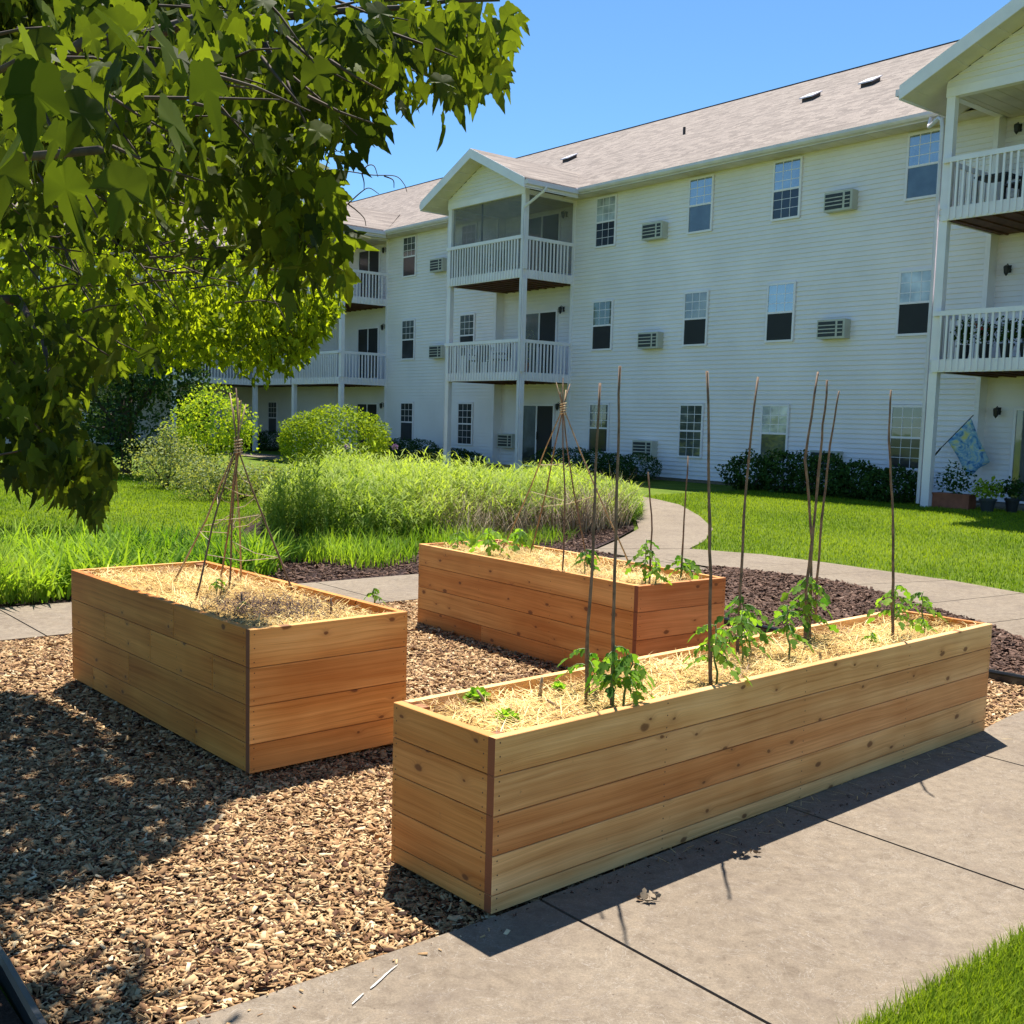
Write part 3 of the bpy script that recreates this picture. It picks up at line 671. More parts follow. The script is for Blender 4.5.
def teepee(rt, bases, apex_px, depth, tops, label, rings):
    base0 = bed_pt(rt, *bases[0], rt['top']-.06); C = np.mean([bed_pt(rt, *b, rt['top']-.05) for b in bases], 0)
    root = empty('twig_teepee', C); tag(root, label, 'plant support', 'twig teepees')
    ap = at(*apex_px, depth); legs = []
    for i, (b_, tp) in enumerate(zip(bases, tops)):
        p = bed_pt(rt, *b_, rt['top']-.1); t = at(tp[0], tp[1], depth+random.uniform(-.06, .06)); a_ = ap+np.array([random.uniform(-.015, .015), random.uniform(-.02, .02), 0])
        mid = (p+a_)/2+np.array([random.uniform(-.03, .03), random.uniform(-.03, .03), 0]); legs.append((p, mid, a_))
        m = MB(); q = [p, p*.7+mid*.3+np.array([.006, 0, 0]), mid, mid*.5+a_*.5-np.array([.006, 0, 0]), a_, t]; n = len(q)
        m.tube([Vector(x-C) for x in q], [.0068*(1-.09*k) for k in range(n)], 6)
        m.build('leg', 'cane' if i % 3 else 'cane_pale', root, True)
    def on(leg, f):
        p, mid, a_ = leg; return p+(mid-p)*(f*2) if f < .5 else mid+(a_-mid)*((f-.5)*2)
    for k, f in enumerate(rings):
        m = MB(); order = sorted(range(len(legs)), key=lambda i: atan2(*(legs[i][0]-C)[:2])); pr = None
        for i in order+[order[0]]:
            p = on(legs[i], f+random.uniform(-.09, .09))
            if pr is not None and random.random() < .8:
                md = (p+pr)/2-np.array([0, 0, random.uniform(.0, .03)]); m.tube([Vector(x-C) for x in (pr, md, p)], .0022, 4)
            pr = p
        m.build('twine', 'twine', root)
    # wrap at the apex
    w_ = []; m = MB()
    for k in range(40): an = k*.9; w_.append(Vector(ap-C)+Vector((cos(an)*.024, sin(an)*.024, -.05+.1*k/40)))
    m.tube(w_, .0035, 4)
    m.build('twine', 'twine', root)
    return root
teepee(B1, [(.40, 1.81), (.26, 1.16), (.62, 1.45), (.79, 1.63), (.85, 1.05), (.7, 1.75)], (238, 446), 6.35, [(230, 393), (241, 400), (236, 388), (246, 404), (233, 408), (238, 398)], 'twig teepee bound with twine in the left planter', [.35, .52, .68, .84])
teepee(B2, [(.31, 1.95), (.16, .95), (.51, 1.05), (.7, .75), (.6, 1.9)], (563, 408), 7.9, [(556, 382), (563, 378), (570, 384), (566, 390), (560, 392)], 'twig teepee bound with twine in the middle planter', [.42, .64])

# ------------------------------------------------------------------ vegetable plants
# leaflet template (y forward)
LT = np.array([(0, 0, 0), (-.28, .25, .05), (-.34, .5, .03), (-.15, .62, 0), (-.2, .8, -.04), (0, 1, -.12), (.2, .8, -.04), (.15, .62, 0), (.34, .5, .03), (.28, .25, .05), (0, .5, -.05)])
LF = [(10, 0, 1), (10, 1, 2), (10, 2, 3), (10, 3, 4), (10, 4, 5), (10, 5, 6), (10, 6, 7), (10, 7, 8), (10, 8, 9), (10, 9, 0)]
def tomato(base, h, nbr, label, group='tomato plants in the planters', spread=.12, size=.05, lean=(0, 0), tone=.5):
    root = empty('tomato_plant', base); tag(root, label, 'plant', group)
    m = MB(); h *= 1.12; st = [Vector((0, 0, -.05))]
    for i in range(1, 6): f = i/5; st.append(Vector((lean[0]*f*h+random.uniform(-.008, .008), lean[1]*f*h+random.uniform(-.008, .008), h*f)))
    m.tube(st, [.0055*(1-.1*i) for i in range(6)], 6); parts = []
    for b_ in range(nbr):
        f = .35+.65*(b_+.5)/nbr; p = st[0].lerp(st[-1], f) if f < 0 else st[min(5, int(f*5))].lerp(st[min(5, int(f*5)+1)], f*5-int(f*5))
        az = b_*2.4+random.uniform(-.4, .4); L = spread*.85*(1.15-f*.45)*random.uniform(.8, 1.2)
        q = [p]
        for k in range(1, 5):
            s_ = k/4; q.append(p+Vector((cos(az)*L*s_, sin(az)*L*s_, L*(.55*s_-.95*s_*s_))))
        m.tube(q, [.0028, .0025, .0022, .0018, .0012], 4)
        pos, dr, sz = [], [], []
        for k in range(1, 5):
            for sgn in ((-1, 1) if k < 4 else (0,)):
                a2 = az+sgn*1.0; pos.append(q[k]); dr.append((cos(a2), sin(a2), -.55-random.uniform(0, .6))); sz.append(size*(1.25 if k == 4 else random.uniform(.6, 1.0)))
        pos = np.array(pos, float); dr = np.array(dr); c = len(pos)
        nn = np.array([0, 0, 1.])+rng.normal(0, .35, (c, 3))
        parts.append(inst(LT, LF, rot_from(dr, nn), pos, np.array(sz), np.clip(rng.normal(tone, .28, c), 0, 1)))
    m.build('stem', 'stem', root, True)
    V, Fc, t = catV(parts); bulk('foliage', V, Fc, t, 'tomato', root)
    return root
def tb(rt, px, py, dz=-.03):   # straw surface point of a bed seen at a pixel
    p = on_z(px, py, rt.location.z+rt['top']+dz); return p
def plant_at(rt, px, py, *a, **k): return tomato(tb(rt, px, py), *a, **k)
plant_at(B3, 612, 706, .21, 9, 'tomato plant tied to the tallest stake at left of the long planter', lean=(0, .1))
plant_at(B3, 623, 704, .18, 8, 'drooping tomato seedling just right of the tallest stake', spread=.13, lean=(.15, 0))
plant_at(B3, 590, 690, .16, 5, 'pale drooping tomato seedling by the leftmost stake', lean=(-.1, 0), tone=.3)
plant_at(B3, 716, 684, .23, 10, 'broad tomato plant beside the thick stake', spread=.13, lean=(-.05, 0), tone=.7)
plant_at(B3, 742, 662, .22, 9, 'tomato plant with dark hanging leaves at the leaning stake', lean=(-.05, 0))
plant_at(B3, 752, 650, .24, 8, 'grey green tomato plant at the far side of the leaning stake', lean=(-.2, .2), tone=.25)
plant_at(B3, 807, 640, .30, 13, 'full tomato plant at the foot of the bunched stakes', spread=.15, size=.055)
plant_at(B3, 789, 655, .22, 7, 'thin pale tomato plant left of the bunched stakes', lean=(-.1, 0), tone=.3)
plant_at(B3, 893, 636, .25, 9, 'tomato plant tied to the lone stake at the right end', spread=.13, tone=.65)
plant_at(B3, 921, 622, .16, 5, 'small tomato plant with a drooping leaf right of the lone stake')
plant_at(B3, 924, 630, .06, 5, 'yellow green seedling low in the straw at the right end', spread=.07, size=.035, tone=.95)
plant_at(B3, 872, 643, .05, 4, 'tiny yellow green seedling left of the lone stake', spread=.05, size=.03, tone=.95)
plant_at(B2, 645, 584, .27, 9, 'leafy plant at the near corner of the middle planter', spread=.12, size=.05)
plant_at(B2, 655, 588, .16, 4, 'small plant with one pale leaf by the near corner stake', spread=.09, tone=.9)
plant_at(B2, 681, 580, .15, 7, 'low leafy plant at the right end of the middle planter', spread=.12)
plant_at(B2, 690, 576, .1, 4, 'round leaved seedling at the far right corner of the middle planter', spread=.08)
plant_at(B2, 585, 572, .15, 6, 'dark green plant at the middle of the middle planter', spread=.1, tone=.2)
plant_at(B2, 458, 549, .13, 6, 'pale green plant at the left end of the middle planter', spread=.13, size=.06, tone=.7)
plant_at(B2, 488, 556, .2, 7, 'yellow green large leaved plant by the teepee leg', spread=.16, size=.075, tone=1.0)
plant_at(B2, 520, 552, .17, 7, 'broad leaved plant right of the yellow green one', spread=.16, size=.075, tone=.7)
plant_at(B1, 374, 602, .07, 4, 'small sprout near the right rim of the left planter', spread=.06, size=.03)
plant_at(B1, 216, 590, .06, 4, 'tiny sprout among the teepee legs of the left planter', spread=.05, size=.03)
plant_at(B1, 243, 608, .03, 4, 'tiny dark seedling at the stub in the bare patch', spread=.04, size=.025, tone=.1)
def lettuce(rt, px, py, r, label, tone):
    root = empty('lettuce', tb(rt, px, py, -.035)); tag(root, label, 'plant', 'lettuces in the long planter'); c = 26
    az = np.arange(c)*2.4; up = np.linspace(.3, 1.35, c); d = np.stack([np.cos(az)*np.cos(up), np.sin(az)*np.cos(up), np.sin(up)], 1)
    V, Fc, t = inst(LT*np.array([1.5, 1, 1.6]), LF, rot_from(d, np.array([0, 0, 1.])+rng.normal(0, .3, (c, 3))), d*.006, r*rng.uniform(.75, 1.1, c), np.clip(rng.normal(tone, .2, c), 0, 1))
    bulk('foliage', V, Fc, t, 'lettuce', root); return root
lettuce(B3, 477, 702, .055, 'green lettuce left of the yellow lettuce in the long planter', .1)
lettuce(B3, 507, 722, .05, 'bright yellow green lettuce at the near left of the long planter', .8)
lettuce(B3, 558, 690, .035, 'small light lettuce near the pale stub', .5)

# ------------------------------------------------------------------ debris on the pavement
def leaflitter(px, py, c, r, label):
    p = on_z(px, py, .004); root = empty('dead_leaf_clump', p); tag(root, label, 'dead leaves', 'dead leaves on the pavement')
    pos = np.stack([rng.normal(0, r, c), rng.normal(0, r*.6, c), rng.uniform(.003, .02, c)], 1); d = rand_unit(c); d[:, 2] *= .4
    V, Fc, t = inst(LT, LF, rot_from(d, rand_unit(c)), pos, rng.uniform(.02, .045, c), rng.random(c)*.5); bulk('foliage', V, Fc, t, 'dry', root)
leaflitter(648, 901, 9, .025, 'curled dead leaf clump on the pavement near the joint')
leaflitter(745, 855, 6, .02, 'small dead leaf clump at the shadow edge of the long planter')
b = MB(); prv = None
for k in range(9):
    f = k/8; p = on_z(352+46*f+random.uniform(-1.5, 1.5), 1003-38*f+random.uniform(-1, 1), .0045); w_ = .0022*(.4+1.2*sin(pi*min(.98, f+.04)))*random.uniform(.5, 1.3); q_ = (p+np.array([w_, -w_, 0]), p-np.array([w_, -w_, 0]))
    if prv and k not in (3,): b.quad(prv[0], q_[0], q_[1], prv[1])
    prv = q_
tag(b.build('scrape_mark', 'chalk'), kind='structure')

# straw bits fallen on the ground in the shade
P, u, n = site_points([(-2.94, 17.2), (-2.78, 20.4), (-2.68, 19.5), (-2.74, 17.2)], 260); P[:, 2] = .004; c = len(P)
V, Fc, t = blades(P, rng.uniform(.03, .1, c), rng.uniform(.002, .004, c), rng.uniform(0, 2*pi, c), np.full(c, 1.5), np.full(c, 1.6), rng.random(c), 2)
tag(bulk('fallen_straw', V, Fc, t, 'straw'), 'fallen straw on the pavement in the long planter\'s shade', 'straw', kind='stuff')

# ------------------------------------------------------------------ planting behind the path
def zone(name, poly, dens, hr, wr, mat, lean, tone, label, base=(0, .35), k=3, cat='grasses', scale_h=None, keep=None):
    P, u, n = site_points(poly, dens, margin=40)
    if keep is not None: q = keep(u, n); P, u, n = P[q], u[q], n[q]
    c = len(P); hgt = rng.uniform(*hr, c)*(scale_h(u, n) if scale_h else 1)
    hgt *= .82+.3*np.abs(np.sin(P[:, 0]*2.1+np.cos(P[:, 1]*1.7)))
    b0 = rng.uniform(base[0], base[1], c)*hgt; P[:, 2] += b0-.03
    V, Fc, t = blades(P, (hgt-b0)*rng.uniform(.85, 1.15, c), rng.uniform(*wr, c), rng.uniform(0, 2*pi, c), rng.uniform(0, lean[0], c), rng.uniform(lean[0], lean[1], c), np.clip(tone+.25*np.sin(P[:, 0]*1.9+P[:, 1])+rng.normal(0, .22, c), 0, 1), k)
    return tag(bulk(name, V, Fc, t, mat), label, cat, kind='stuff')
PRAIRIE = [(-11.7, 15.9), (-12.0, 14.2), (-12.45, 12.3), (-12.6, 10.5), (-13.45, 9.0), (-15.1, 7.4), (-16.8, 6.75), (-18.6, 6.4), (-21, 9), (-19, 12.4), (-15.5, 15.4), (-13.0, 16.6)]
hprairie = lambda u, n: np.clip(.72+.09*(n-9.5), .65, 1.12)
def leafy(name, poly, dens, L, label, mat='tallgrass'):
    P, u, n = site_points(poly, dens, margin=40); c = len(P); uf = np.interp(n, [6.4, 9, 10.5, 12.3, 14.2, 15.9, 17], [-17, -13.45, -12.6, -12.45, -12.0, -11.7, -12.5]); dl = (16.6-n)-(-13-u)*.7
    H = hprairie(u, n)*rng.uniform(.7, 1.0, c)*np.clip(.72+.25*(uf-u), .6, 1)*np.clip(.75+.4*dl, .55, 1)
    return P, H
P, H = leafy('x', PRAIRIE, 125, 0, '')
per = 18; c = len(P)
RP = np.repeat(P, per, 0); H = H*(.85+.22*np.sin(P[:, 0]*1.7)*np.cos(P[:, 1]*1.3)+rng.normal(0, .12, len(P))); RH = np.repeat(H, per); f = np.tile(np.linspace(.12, 1, per), c)+rng.uniform(-.04, .04, c*per)
lean_az = np.repeat(rng.uniform(0, 2*pi, c), per); ln = np.repeat(rng.uniform(0, .16, c), per)
RP[:, 0] += np.cos(lean_az)*ln*RH*f*f; RP[:, 1] += np.sin(lean_az)*ln*RH*f*f; RP[:, 2] += RH*f-.03
cc = len(RP)
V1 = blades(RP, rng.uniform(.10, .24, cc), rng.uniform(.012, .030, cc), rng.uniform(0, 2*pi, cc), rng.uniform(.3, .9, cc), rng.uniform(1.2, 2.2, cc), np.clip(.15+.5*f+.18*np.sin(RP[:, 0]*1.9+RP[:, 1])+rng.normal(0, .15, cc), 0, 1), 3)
V2 = blades(P-np.array([0, 0, .03]), H, np.full(c, .008), lean_az[::per], np.zeros(c), ln[::per]*1.6, rng.uniform(.1, .5, c), 3)
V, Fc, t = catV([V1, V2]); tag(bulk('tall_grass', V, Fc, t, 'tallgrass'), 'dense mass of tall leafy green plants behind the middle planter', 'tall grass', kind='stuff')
zone('strap_leaf_border', [(-9.9, 24), (-9.9, 18.3), (-10.6, 17.6), (-12.0, 17.6), (-12.6, 18.6), (-12.3, 24)], 480, (.36, .58), (.024, .046), 'strap', (.5, 2.0), .5, 'arching strap leaved lilies behind the left pavement', (0, .1), 5, 'lilies')
zone('fine_grass_border', [(-9.9, 26), (-9.9, 20.3), (-11.3, 20.2), (-12.0, 21), (-12.0, 26)], 1100, (.32, .54), (.004, .009), 'tallgrass', (.25, 1.1), .6, 'fine upright grass left of the arching lilies', (0, .1), 4)
zone('front_grass', [(-10.5, 17.6), (-10.35, 16.4), (-10.9, 14.9), (-11.3, 14.0), (-12.3, 13.6), (-12.3, 17.3), (-11.3, 18.2)], 520, (.22, .42), (.008, .018), 'strap', (.4, 1.8), .6, 'low bright grass tufts between the pavement and tall plants', (0, .1), 4, keep=lambda u, n: np.sin(u*3.1)+np.cos(n*2.7) > -.7)
zone('right_low_grass', [(-10.9, 14.9), (-11.2, 13.0), (-11.9, 12.0), (-12.4, 12.2), (-12.2, 15)], 260, (.15, .3), (.008, .014), 'strap', (.4, 1.6), .65, 'short grass in front of the dry stalks', (0, .1), 3)
zone('dry_stalks', [(-11.6, 14.6), (-11.9, 11.8), (-12.5, 10.2), (-13.6, 10.0), (-13.4, 14.6)], 380, (.4, .95), (.007, .014), 'dry', (.5, 1.5), .5, 'tangle of brown dry stalks among the green tall plants', (0, .2), 4, 'dry stalks')
zone('edge_tufts', [(-12.9, 10.4), (-14, 8.75), (-15.6, 7.35), (-15.9, 7.9), (-14.3, 9.6), (-13.2, 11)], 160, (.4, .8), (.008, .014), 'greyshrub', (.3, 1.6), .7, 'feathery pale grass overhanging the garden path', (0, .3), 4)
# two pink allium heads standing over the tall plants
for px, py, d_ in ((395, 447, 24), (347, 447, 25)):
    p = at(px, py, d_); gz = float(hn(site(p[0], p[1])[1])); root = empty('allium_flower', (p[0], p[1], gz)); tag(root, 'round mauve flower head ' + ('right of' if px > 370 else 'in front of') + ' the clipped round hedge', 'flower', 'mauve flowers')
    m = MB(); m.tube([(0, 0, -.03), (.01, 0, (p[2]-gz)*.5), (0, 0, p[2]-gz)], .006, 5); m.build('stem', 'stem', root)
    c = 60; dv = rand_unit(c); V, Fc, t = inst(LT, LF, rot_from(dv, rand_unit(c)), np.array([0, 0, p[2]-gz])+dv*.03, np.full(c, .05), rng.random(c)); bulk('flower_head', V, Fc, t, 'flower', root)

# ------------------------------------------------------------------ shrubs and trees
OV = np.array([(0, 0, 0), (-.32, .35, .06), (-.25, .7, .03), (0, 1, -.08), (.25, .7, .03), (.32, .35, .06)]); OF = [(0, 1, 2, 3), (0, 3, 4, 5)]
def blob(c, center, rad, leaf, shell=.55, lump=.25, seed=0, up=.3, sphere=False, floor=None, tone=.5):
    r0 = np.random.default_rng(seed+11); d = r0.normal(size=(c, 3)); d /= np.linalg.norm(d, axis=1)[:, None]
    ph = r0.uniform(0, 6.28, 6)
    lum = 1+lump*(np.sin(d[:, 0]*4.3+ph[0])*np.sin(d[:, 1]*4.1+ph[1])+.6*np.sin(d[:, 2]*7+ph[2]+d[:, 0]*5)*np.sin(d[:, 1]*8+ph[3]))
    r = (shell+(1-shell)*r0.random(c)**.6)*lum; P = np.array(center)+d*r[:, None]*np.array(rad)
    if floor is not None: P[:, 2] = np.maximum(P[:, 2], floor+r0.uniform(0, .1, c))
    nn = d+r0.normal(0, .45, (c, 3))+np.array([0, 0, up]); dr = r0.normal(size=(c, 3))*.8+d*.5; 
    return inst(OV, OF, rot_from(dr, nn), P, leaf*r0.uniform(.6, 1.25, c), np.clip(r0.normal(tone, .25, c)+.12*(lum-1)*3, 0, 1))
def shrub(name, loc, blobs, mat, label, cat='shrub', group=None, stem=.5, sr_=.02, nst=5):
    root = empty(name, loc); tag(root, label, cat, group); parts = [blob(*b[:4], **b[4]) for b in blobs]
    V, Fc, t = catV(parts); bulk('foliage', V, Fc, t, mat, root)
    m = MB()
    for b in blobs[:4]:
        for i in range(nst):
            a = 2*pi*i/nst+.3; cx, cy, cz = b[1]; rx = b[2][0]*.5
            m.tube([(cx*.4, cy*.4, -.05), (cx*.7+cos(a)*rx*.4, cy*.7+sin(a)*rx*.4, cz*.5), (cx+cos(a)*rx, cy+sin(a)*rx, cz)], [sr_, sr_*.7, sr_*.35], 5)
    m.build('stem', 'bark', root)
    return root
def gp(px, py, depth):
    p = at(px, py, depth); z = float(hn(site(p[0], p[1])[1])); return np.array([p[0], p[1], z-.03]), p[2]-z
def Sg(u, n): return S(u, n, float(hn(n))-.03)
# bright shrub by the left walk
l, _ = gp(212, 440, 27)
shrub('bright_shrub', l, [(2600, (0, 0, 1.5), (.95, .9, .85), .085, dict(seed=1)), (900, (-.35, -.2, 1.0), (.8, .7, .55), .085, dict(seed=2)), (500, (.75, 0, 1.25), (.45, .4, .55), .08, dict(seed=3, shell=.2))], 'brightshrub', 'bright yellow green rounded shrub left of the white porch posts', nst=6)
l, _ = gp(165, 460, 24.5)
shrub('grey_shrub', l, [(2600, (0, 0, .6), (.9, .7, .6), .06, dict(seed=4, shell=.2)), (1200, (.6, 0, .5), (.7, .6, .45), .06, dict(seed=5, shell=.2)), (300, (.1, 0, 1.15), (.3, .3, .4), .06, dict(seed=6, shell=.1))], 'greyshrub', 'airy grey green shrub in front of the bright rounded shrub')
l, _ = gp(215, 465, 21.5)
shrub('olive_shrub', l, [(2200, (0, 0, .4), (.9, .6, .5), .06, dict(seed=7, shell=.2)), (1600, (.9, .2, .35), (.8, .6, .45), .06, dict(seed=8, shell=.2))], 'greyshrub', 'low olive shrub at the foot of the bright shrub')
l, _ = gp(298, 475, 22)
shrub('grey_leaved_shrub', l, [(900, (0, 0, .4), (.8, .6, .45), .06, dict(seed=9, shell=.3))], 'hedge', 'low leafy green shrub behind the left end of the tall plants')
l, _ = gp(337, 440, 33)
shrub('round_hedge', l, [(8500, (0, 0, .95), (1.65, 1.3, .98), .085, dict(seed=12, lump=.12, shell=.75)), (2600, (-.9, -.2, .8), (.8, .9, .75), .08, dict(seed=13, lump=.1, shell=.7))], 'hedge', 'wide round clipped hedge before the ground floor balcony', 'hedge')
# foundation planting along the wall
def wallshrub(u, n, rx, h, label, seed, mat='yew', cnt=1800, lump=.12, leaf=.06, ry=.6, name='foundation_shrub', group='dark shrubs along the building wall'):
    root = empty(name, Sg(u, n), YAW); tag(root, label, 'shrub', group)
    V, Fc, t = blob(cnt, (0, 0, h*.48), (rx, ry, h*.52), leaf, seed=seed, lump=lump, shell=.72, floor=.02); bulk('foliage', V, Fc, t, mat, root)
    m = MB()
    for i in range(5): a = i*1.26; m.tube([(0, 0, -.05), (cos(a)*rx*.5, sin(a)*ry*.5, h*.5)], [.025, .01], 5)
    m.build('stem', 'bark', root)
hedge_pos = [(-17.3, 1.15, .75, .92), (-16.2, 1.2, .75, 1.05), (-15.1, 1.3, .75, 1.0), (-14.1, 1.35, .7, .85), (-13.15, 1.45, .65, .78)]
hl = ['leftmost dark yew of the long hedge right of the bare wall stretch', 'dark yew second from left in the long hedge', 'dark yew at the middle of the long hedge under the wall', 'dark yew second from the right porch post', 'dark yew nearest the right porch post']
for i, (u_, n_, rx, h) in enumerate(hedge_pos): wallshrub(u_, n_, rx, h, hl[i], 20+i, cnt=2600, lump=.2, leaf=.075)
wallshrub(-21.4, .95, .68, .78, 'dark clipped ball shrub under the ground floor air conditioner', 31, cnt=2600, lump=.03, leaf=.05, ry=.65)
for i, (u_, h) in enumerate([(-25.3, .8), (-24.3, .85), (-23.3, .82), (-22.5, .7)]):
    wallshrub(u_, .8, .62, h, ['dark shrub at the right post of the middle balcony', 'dark shrub under the left ground floor window', 'dark shrub right of the left ground floor window', 'dark shrub left of the clipped ball shrub'][i], 40+i)
for i, (u_, h) in enumerate([(-35.3, .75), (-34.2, .8), (-33.2, .85), (-32.2, .85)]):
    wallshrub(u_, .9, .62, h, ['dark shrub at the foot of the left balcony', 'dark shrub under the narrow ground floor window at left', 'dark shrub right of the narrow left window', 'dark shrub at the left post of the middle balcony'][i], 50+i)
for i, (u_, h) in enumerate([(-31.2, .55), (-30.2, .6), (-29.4, .5)]):
    wallshrub(u_, .9, .55, h, ['low dark shrub under the window beside the middle porch', 'low dark shrub left of the porch air conditioner', 'small dark shrub below the porch air conditioner'][i], 60+i)
for i, (u_, n_) in enumerate([(-46.5, 1.2), (-45.0, 1.2), (-43.4, 1.2)]):
    wallshrub(u_, n_, .8, .9, ['dark shrub at the far left behind the porch railing', 'dark shrub below the far left narrow window', 'dark shrub behind the leftmost porch post'][i], 70+i)

def limb(m, p, q, r0, r1, sag=0, k=5, wob=.05):
    p = Vector(p); q = Vector(q); L = (q-p).length; pts = []
    for i in range(k+1):
        f = i/k; v = p.lerp(q, f); v.z -= sag*4*f*(1-f)
        if 0 < i < k: v += Vector((random.uniform(-1, 1), random.uniform(-1, 1), random.uniform(-1, 1)))*wob*L*.3
        pts.append(v)
    m.tube(pts, [r0+(r1-r0)*i/k for i in range(k+1)], 7); return pts

# dark tree at the left, beyond the lawn
def simple_tree(loc, h, blobs, mat, label, seed, name='tree'):
    root = empty(name, loc); tag(root, label, 'tree'); m = MB(); tr = limb(m, (0, 0, -.1), (.1, 0, h*.45), .16, .11)
    for b in blobs:
        limb(m, tr[3], b[1], .07, .02)
    m.build('trunk', 'bark', root, True)
    V, Fc, t = catV([blob(*b[:4], **b[4]) for b in blobs]); bulk('crown', V, Fc, t, mat, root); return root
l, _ = gp(125, 450, 29)
simple_tree(l, 4.5, [(2600, (-.3, 0, 3.1), (1.5, 1.4, 1.1), .12, dict(seed=80)), (2200, (1.0, -.2, 2.6), (1.3, 1.2, 1.0), .12, dict(seed=81)), (1500, (-1.6, .2, 2.6), (1.2, 1.2, 1.0), .12, dict(seed=82)), (900, (.4, 0, 4.1), (1.1, 1, .8), .12, dict(seed=83)), (1300, (-.6, -.8, 1.3), (1.3, .8, 1.0), .1, dict(seed=85)), (1100, (.5, -1.0, 1.0), (1.1, .6, .95), .1, dict(seed=86)), (800, (1.6, -.3, 3.7), (.7, .7, .8), .12, dict(seed=84))], 'darktree', 'dark green tree before the shaded left porch', 80, 'shade_tree')
l, _ = gp(20, 450, 31)
simple_tree(l, 5, [(2600, (0, 0, 3.4), (1.9, 1.7, 1.6), .14, dict(seed=90)), (1600, (-1.8, 0, 2.4), (1.5, 1.4, 1.3), .14, dict(seed=91)), (1600, (1.2, 0, 1.6), (1.3, 1.2, 1.1), .14, dict(seed=92))], 'darktree', 'dark bushy tree at the far left edge behind the maple', 90, 'shade_tree')

# maple trees
MT = np.array([(0, 0, 0), (-.14, -.01, .02), (-.30, .03, .03), (-.40, .22, .02), (-.54, .50, -.05), (-.42, .50, 0), (-.32, .52, 0), (-.27, .60, .02), (-.20, .78, -.02), (0, 1.08, -.14), (.20, .78, -.02), (.27, .60, .02), (.32, .52, 0), (.42, .50, 0), (.54, .50, -.05), (.40, .22, .02), (.30, .03, .03), (.14, -.01, .02), (0, .36, -.07)])
MF = [(18, i, i+1) for i in range(0, 17)]+[(18, 17, 0)]
hf = [(.05, .02), (.14, -.02), (.26, .0), (.33, .06), (.33, .12), (.41, .19), (.44, .28), (.51, .36), (.58, .52), (.49, .50), (.42, .47), (.36, .51), (.27, .47), (.21, .51), (.24, .60), (.19, .66), (.18, .76), (.11, .86), (.05, 1.0)]
ol = [(0, 0)]+hf+[(0, 1.1)]+[(-x, y) for x, y in hf[::-1]]
FT = [(0, .36)]+ol; FT = np.array([(x, y, -.16*(x*x+(y-.3)**2)+.14*abs(x)*(1-abs(x))) for x, y in FT]); nO = len(ol)
FFc = [(0, 1+i, 1+(i+1) % nO) for i in range(nO)]
def maple_leaves(P, size, droop=.9, seed=0, tone=.5, fine=False):
    c = len(P); az = rng.uniform(0, 2*pi, c)
    d = np.stack([np.cos(az), np.sin(az), -rng.uniform(.5, 3.2, c)*droop], 1)
    nn = rng.normal(0, .8, (c, 3))+np.array([0, 0, .5]); T = FT if fine else MT.copy()
    Rm = rot_from(d, nn); sz = size*rng.uniform(.6, 1.2, c)
    s3 = np.stack([sz*rng.uniform(.42, .9, c), sz, sz*rng.uniform(.5, 3.0, c)], 1)
    return inst(T, FFc if fine else MF, Rm, P, s3, np.clip(rng.normal(tone, .38, c), 0, 1))
SIL = [(-200, -400), (522, -400), (522, 0), (514, 55), (496, 84), (478, 100), (466, 88), (452, 105), (440, 118), (420, 100), (405, 112), (392, 108), (372, 128), (352, 150), (345, 175), (342, 205), (352, 238), (350, 268), (345, 300), (325, 330), (300, 368), (265, 385), (235, 372), (200, 362), (160, 372), (120, 372), (95, 388), (70, 420), (105, 445), (122, 472), (108, 498), (92, 520), (60, 492), (30, 484), (-10, 480), (-200, 480)]
def in_sil(P, margin=0, seed=0):
    px, py, d = proj(P); front = d > .25
    vis = front & (px > -10) & (px < 1034) & (py > -10) & (py < 1034)
    return (~vis) | inpoly(px, py, SIL)
parts = []
def cluster(px, py, dep, rx, ry, rd, c, size, droop=.9, tone=.5):
    out = []
    for _ in range(c):
        a = random.gauss(0, .5); b_ = random.gauss(0, .5); e = random.uniform(-1, 1)
        out.append(at(px+a*rx, py+b_*ry, dep+e*rd))
    P = np.array(out); P = P[in_sil(P)]
    P = P[P[:, 2] > .9]
    parts.append(maple_leaves(P, size, droop, tone=tone, fine=dep < 6))
# big near leaves at top left
near_leaves = [(20, 25), (95, 10), (60, 120), (120, 60), (170, 100), (30, 95), (130, 165), (60, 160), (150, 30), (10, 150), (200, 60), (90, 95), (180, 145), (40, 60)]
for i, (px, py) in enumerate(near_leaves):
    p = at(px, py, 1.15+.25*random.random()); parts.append(maple_leaves(np.array([p]), .086, 1.5, tone=.45, fine=True))
cluster(250, 40, 2.7, 170, 70, .5, 250, .085)
cluster(110, 60, 2.4, 150, 90, .5, 170, .085)
cluster(420, 20, 3.0, 110, 40, .3, 140, .085, 1.4, .8)  # sun shining through these two outer clusters is put into a lighter tone
cluster(470, 45, 3.0, 50, 50, .3, 90, .085, 1.6, 1.0)
cluster(350, 70, 2.8, 90, 60, .4, 200, .085)
cluster(300, 130, 2.8, 80, 50, .4, 110, .085)
cluster(260, 180, 3.0, 100, 60, .6, 150, .085)
cluster(300, 235, 3.0, 60, 50, .4, 120, .09)
cluster(150, 150, 3.4, 190, 90, .8, 280, .085)
cluster(40, 150, 4.0, 120, 110, .9, 420, .085)
cluster(120, 215, 5.0, 130, 60, .9, 200, .08)
cluster(40, 360, 3.9, 90, 90, .6, 420, .085)
cluster(60, 440, 3.7, 60, 70, .3, 240, .085, 1.4)
cluster(85, 480, 3.6, 35, 45, .2, 70, .085, 1.6)
cluster(20, 440, 4.0, 50, 60, .4, 160, .085)
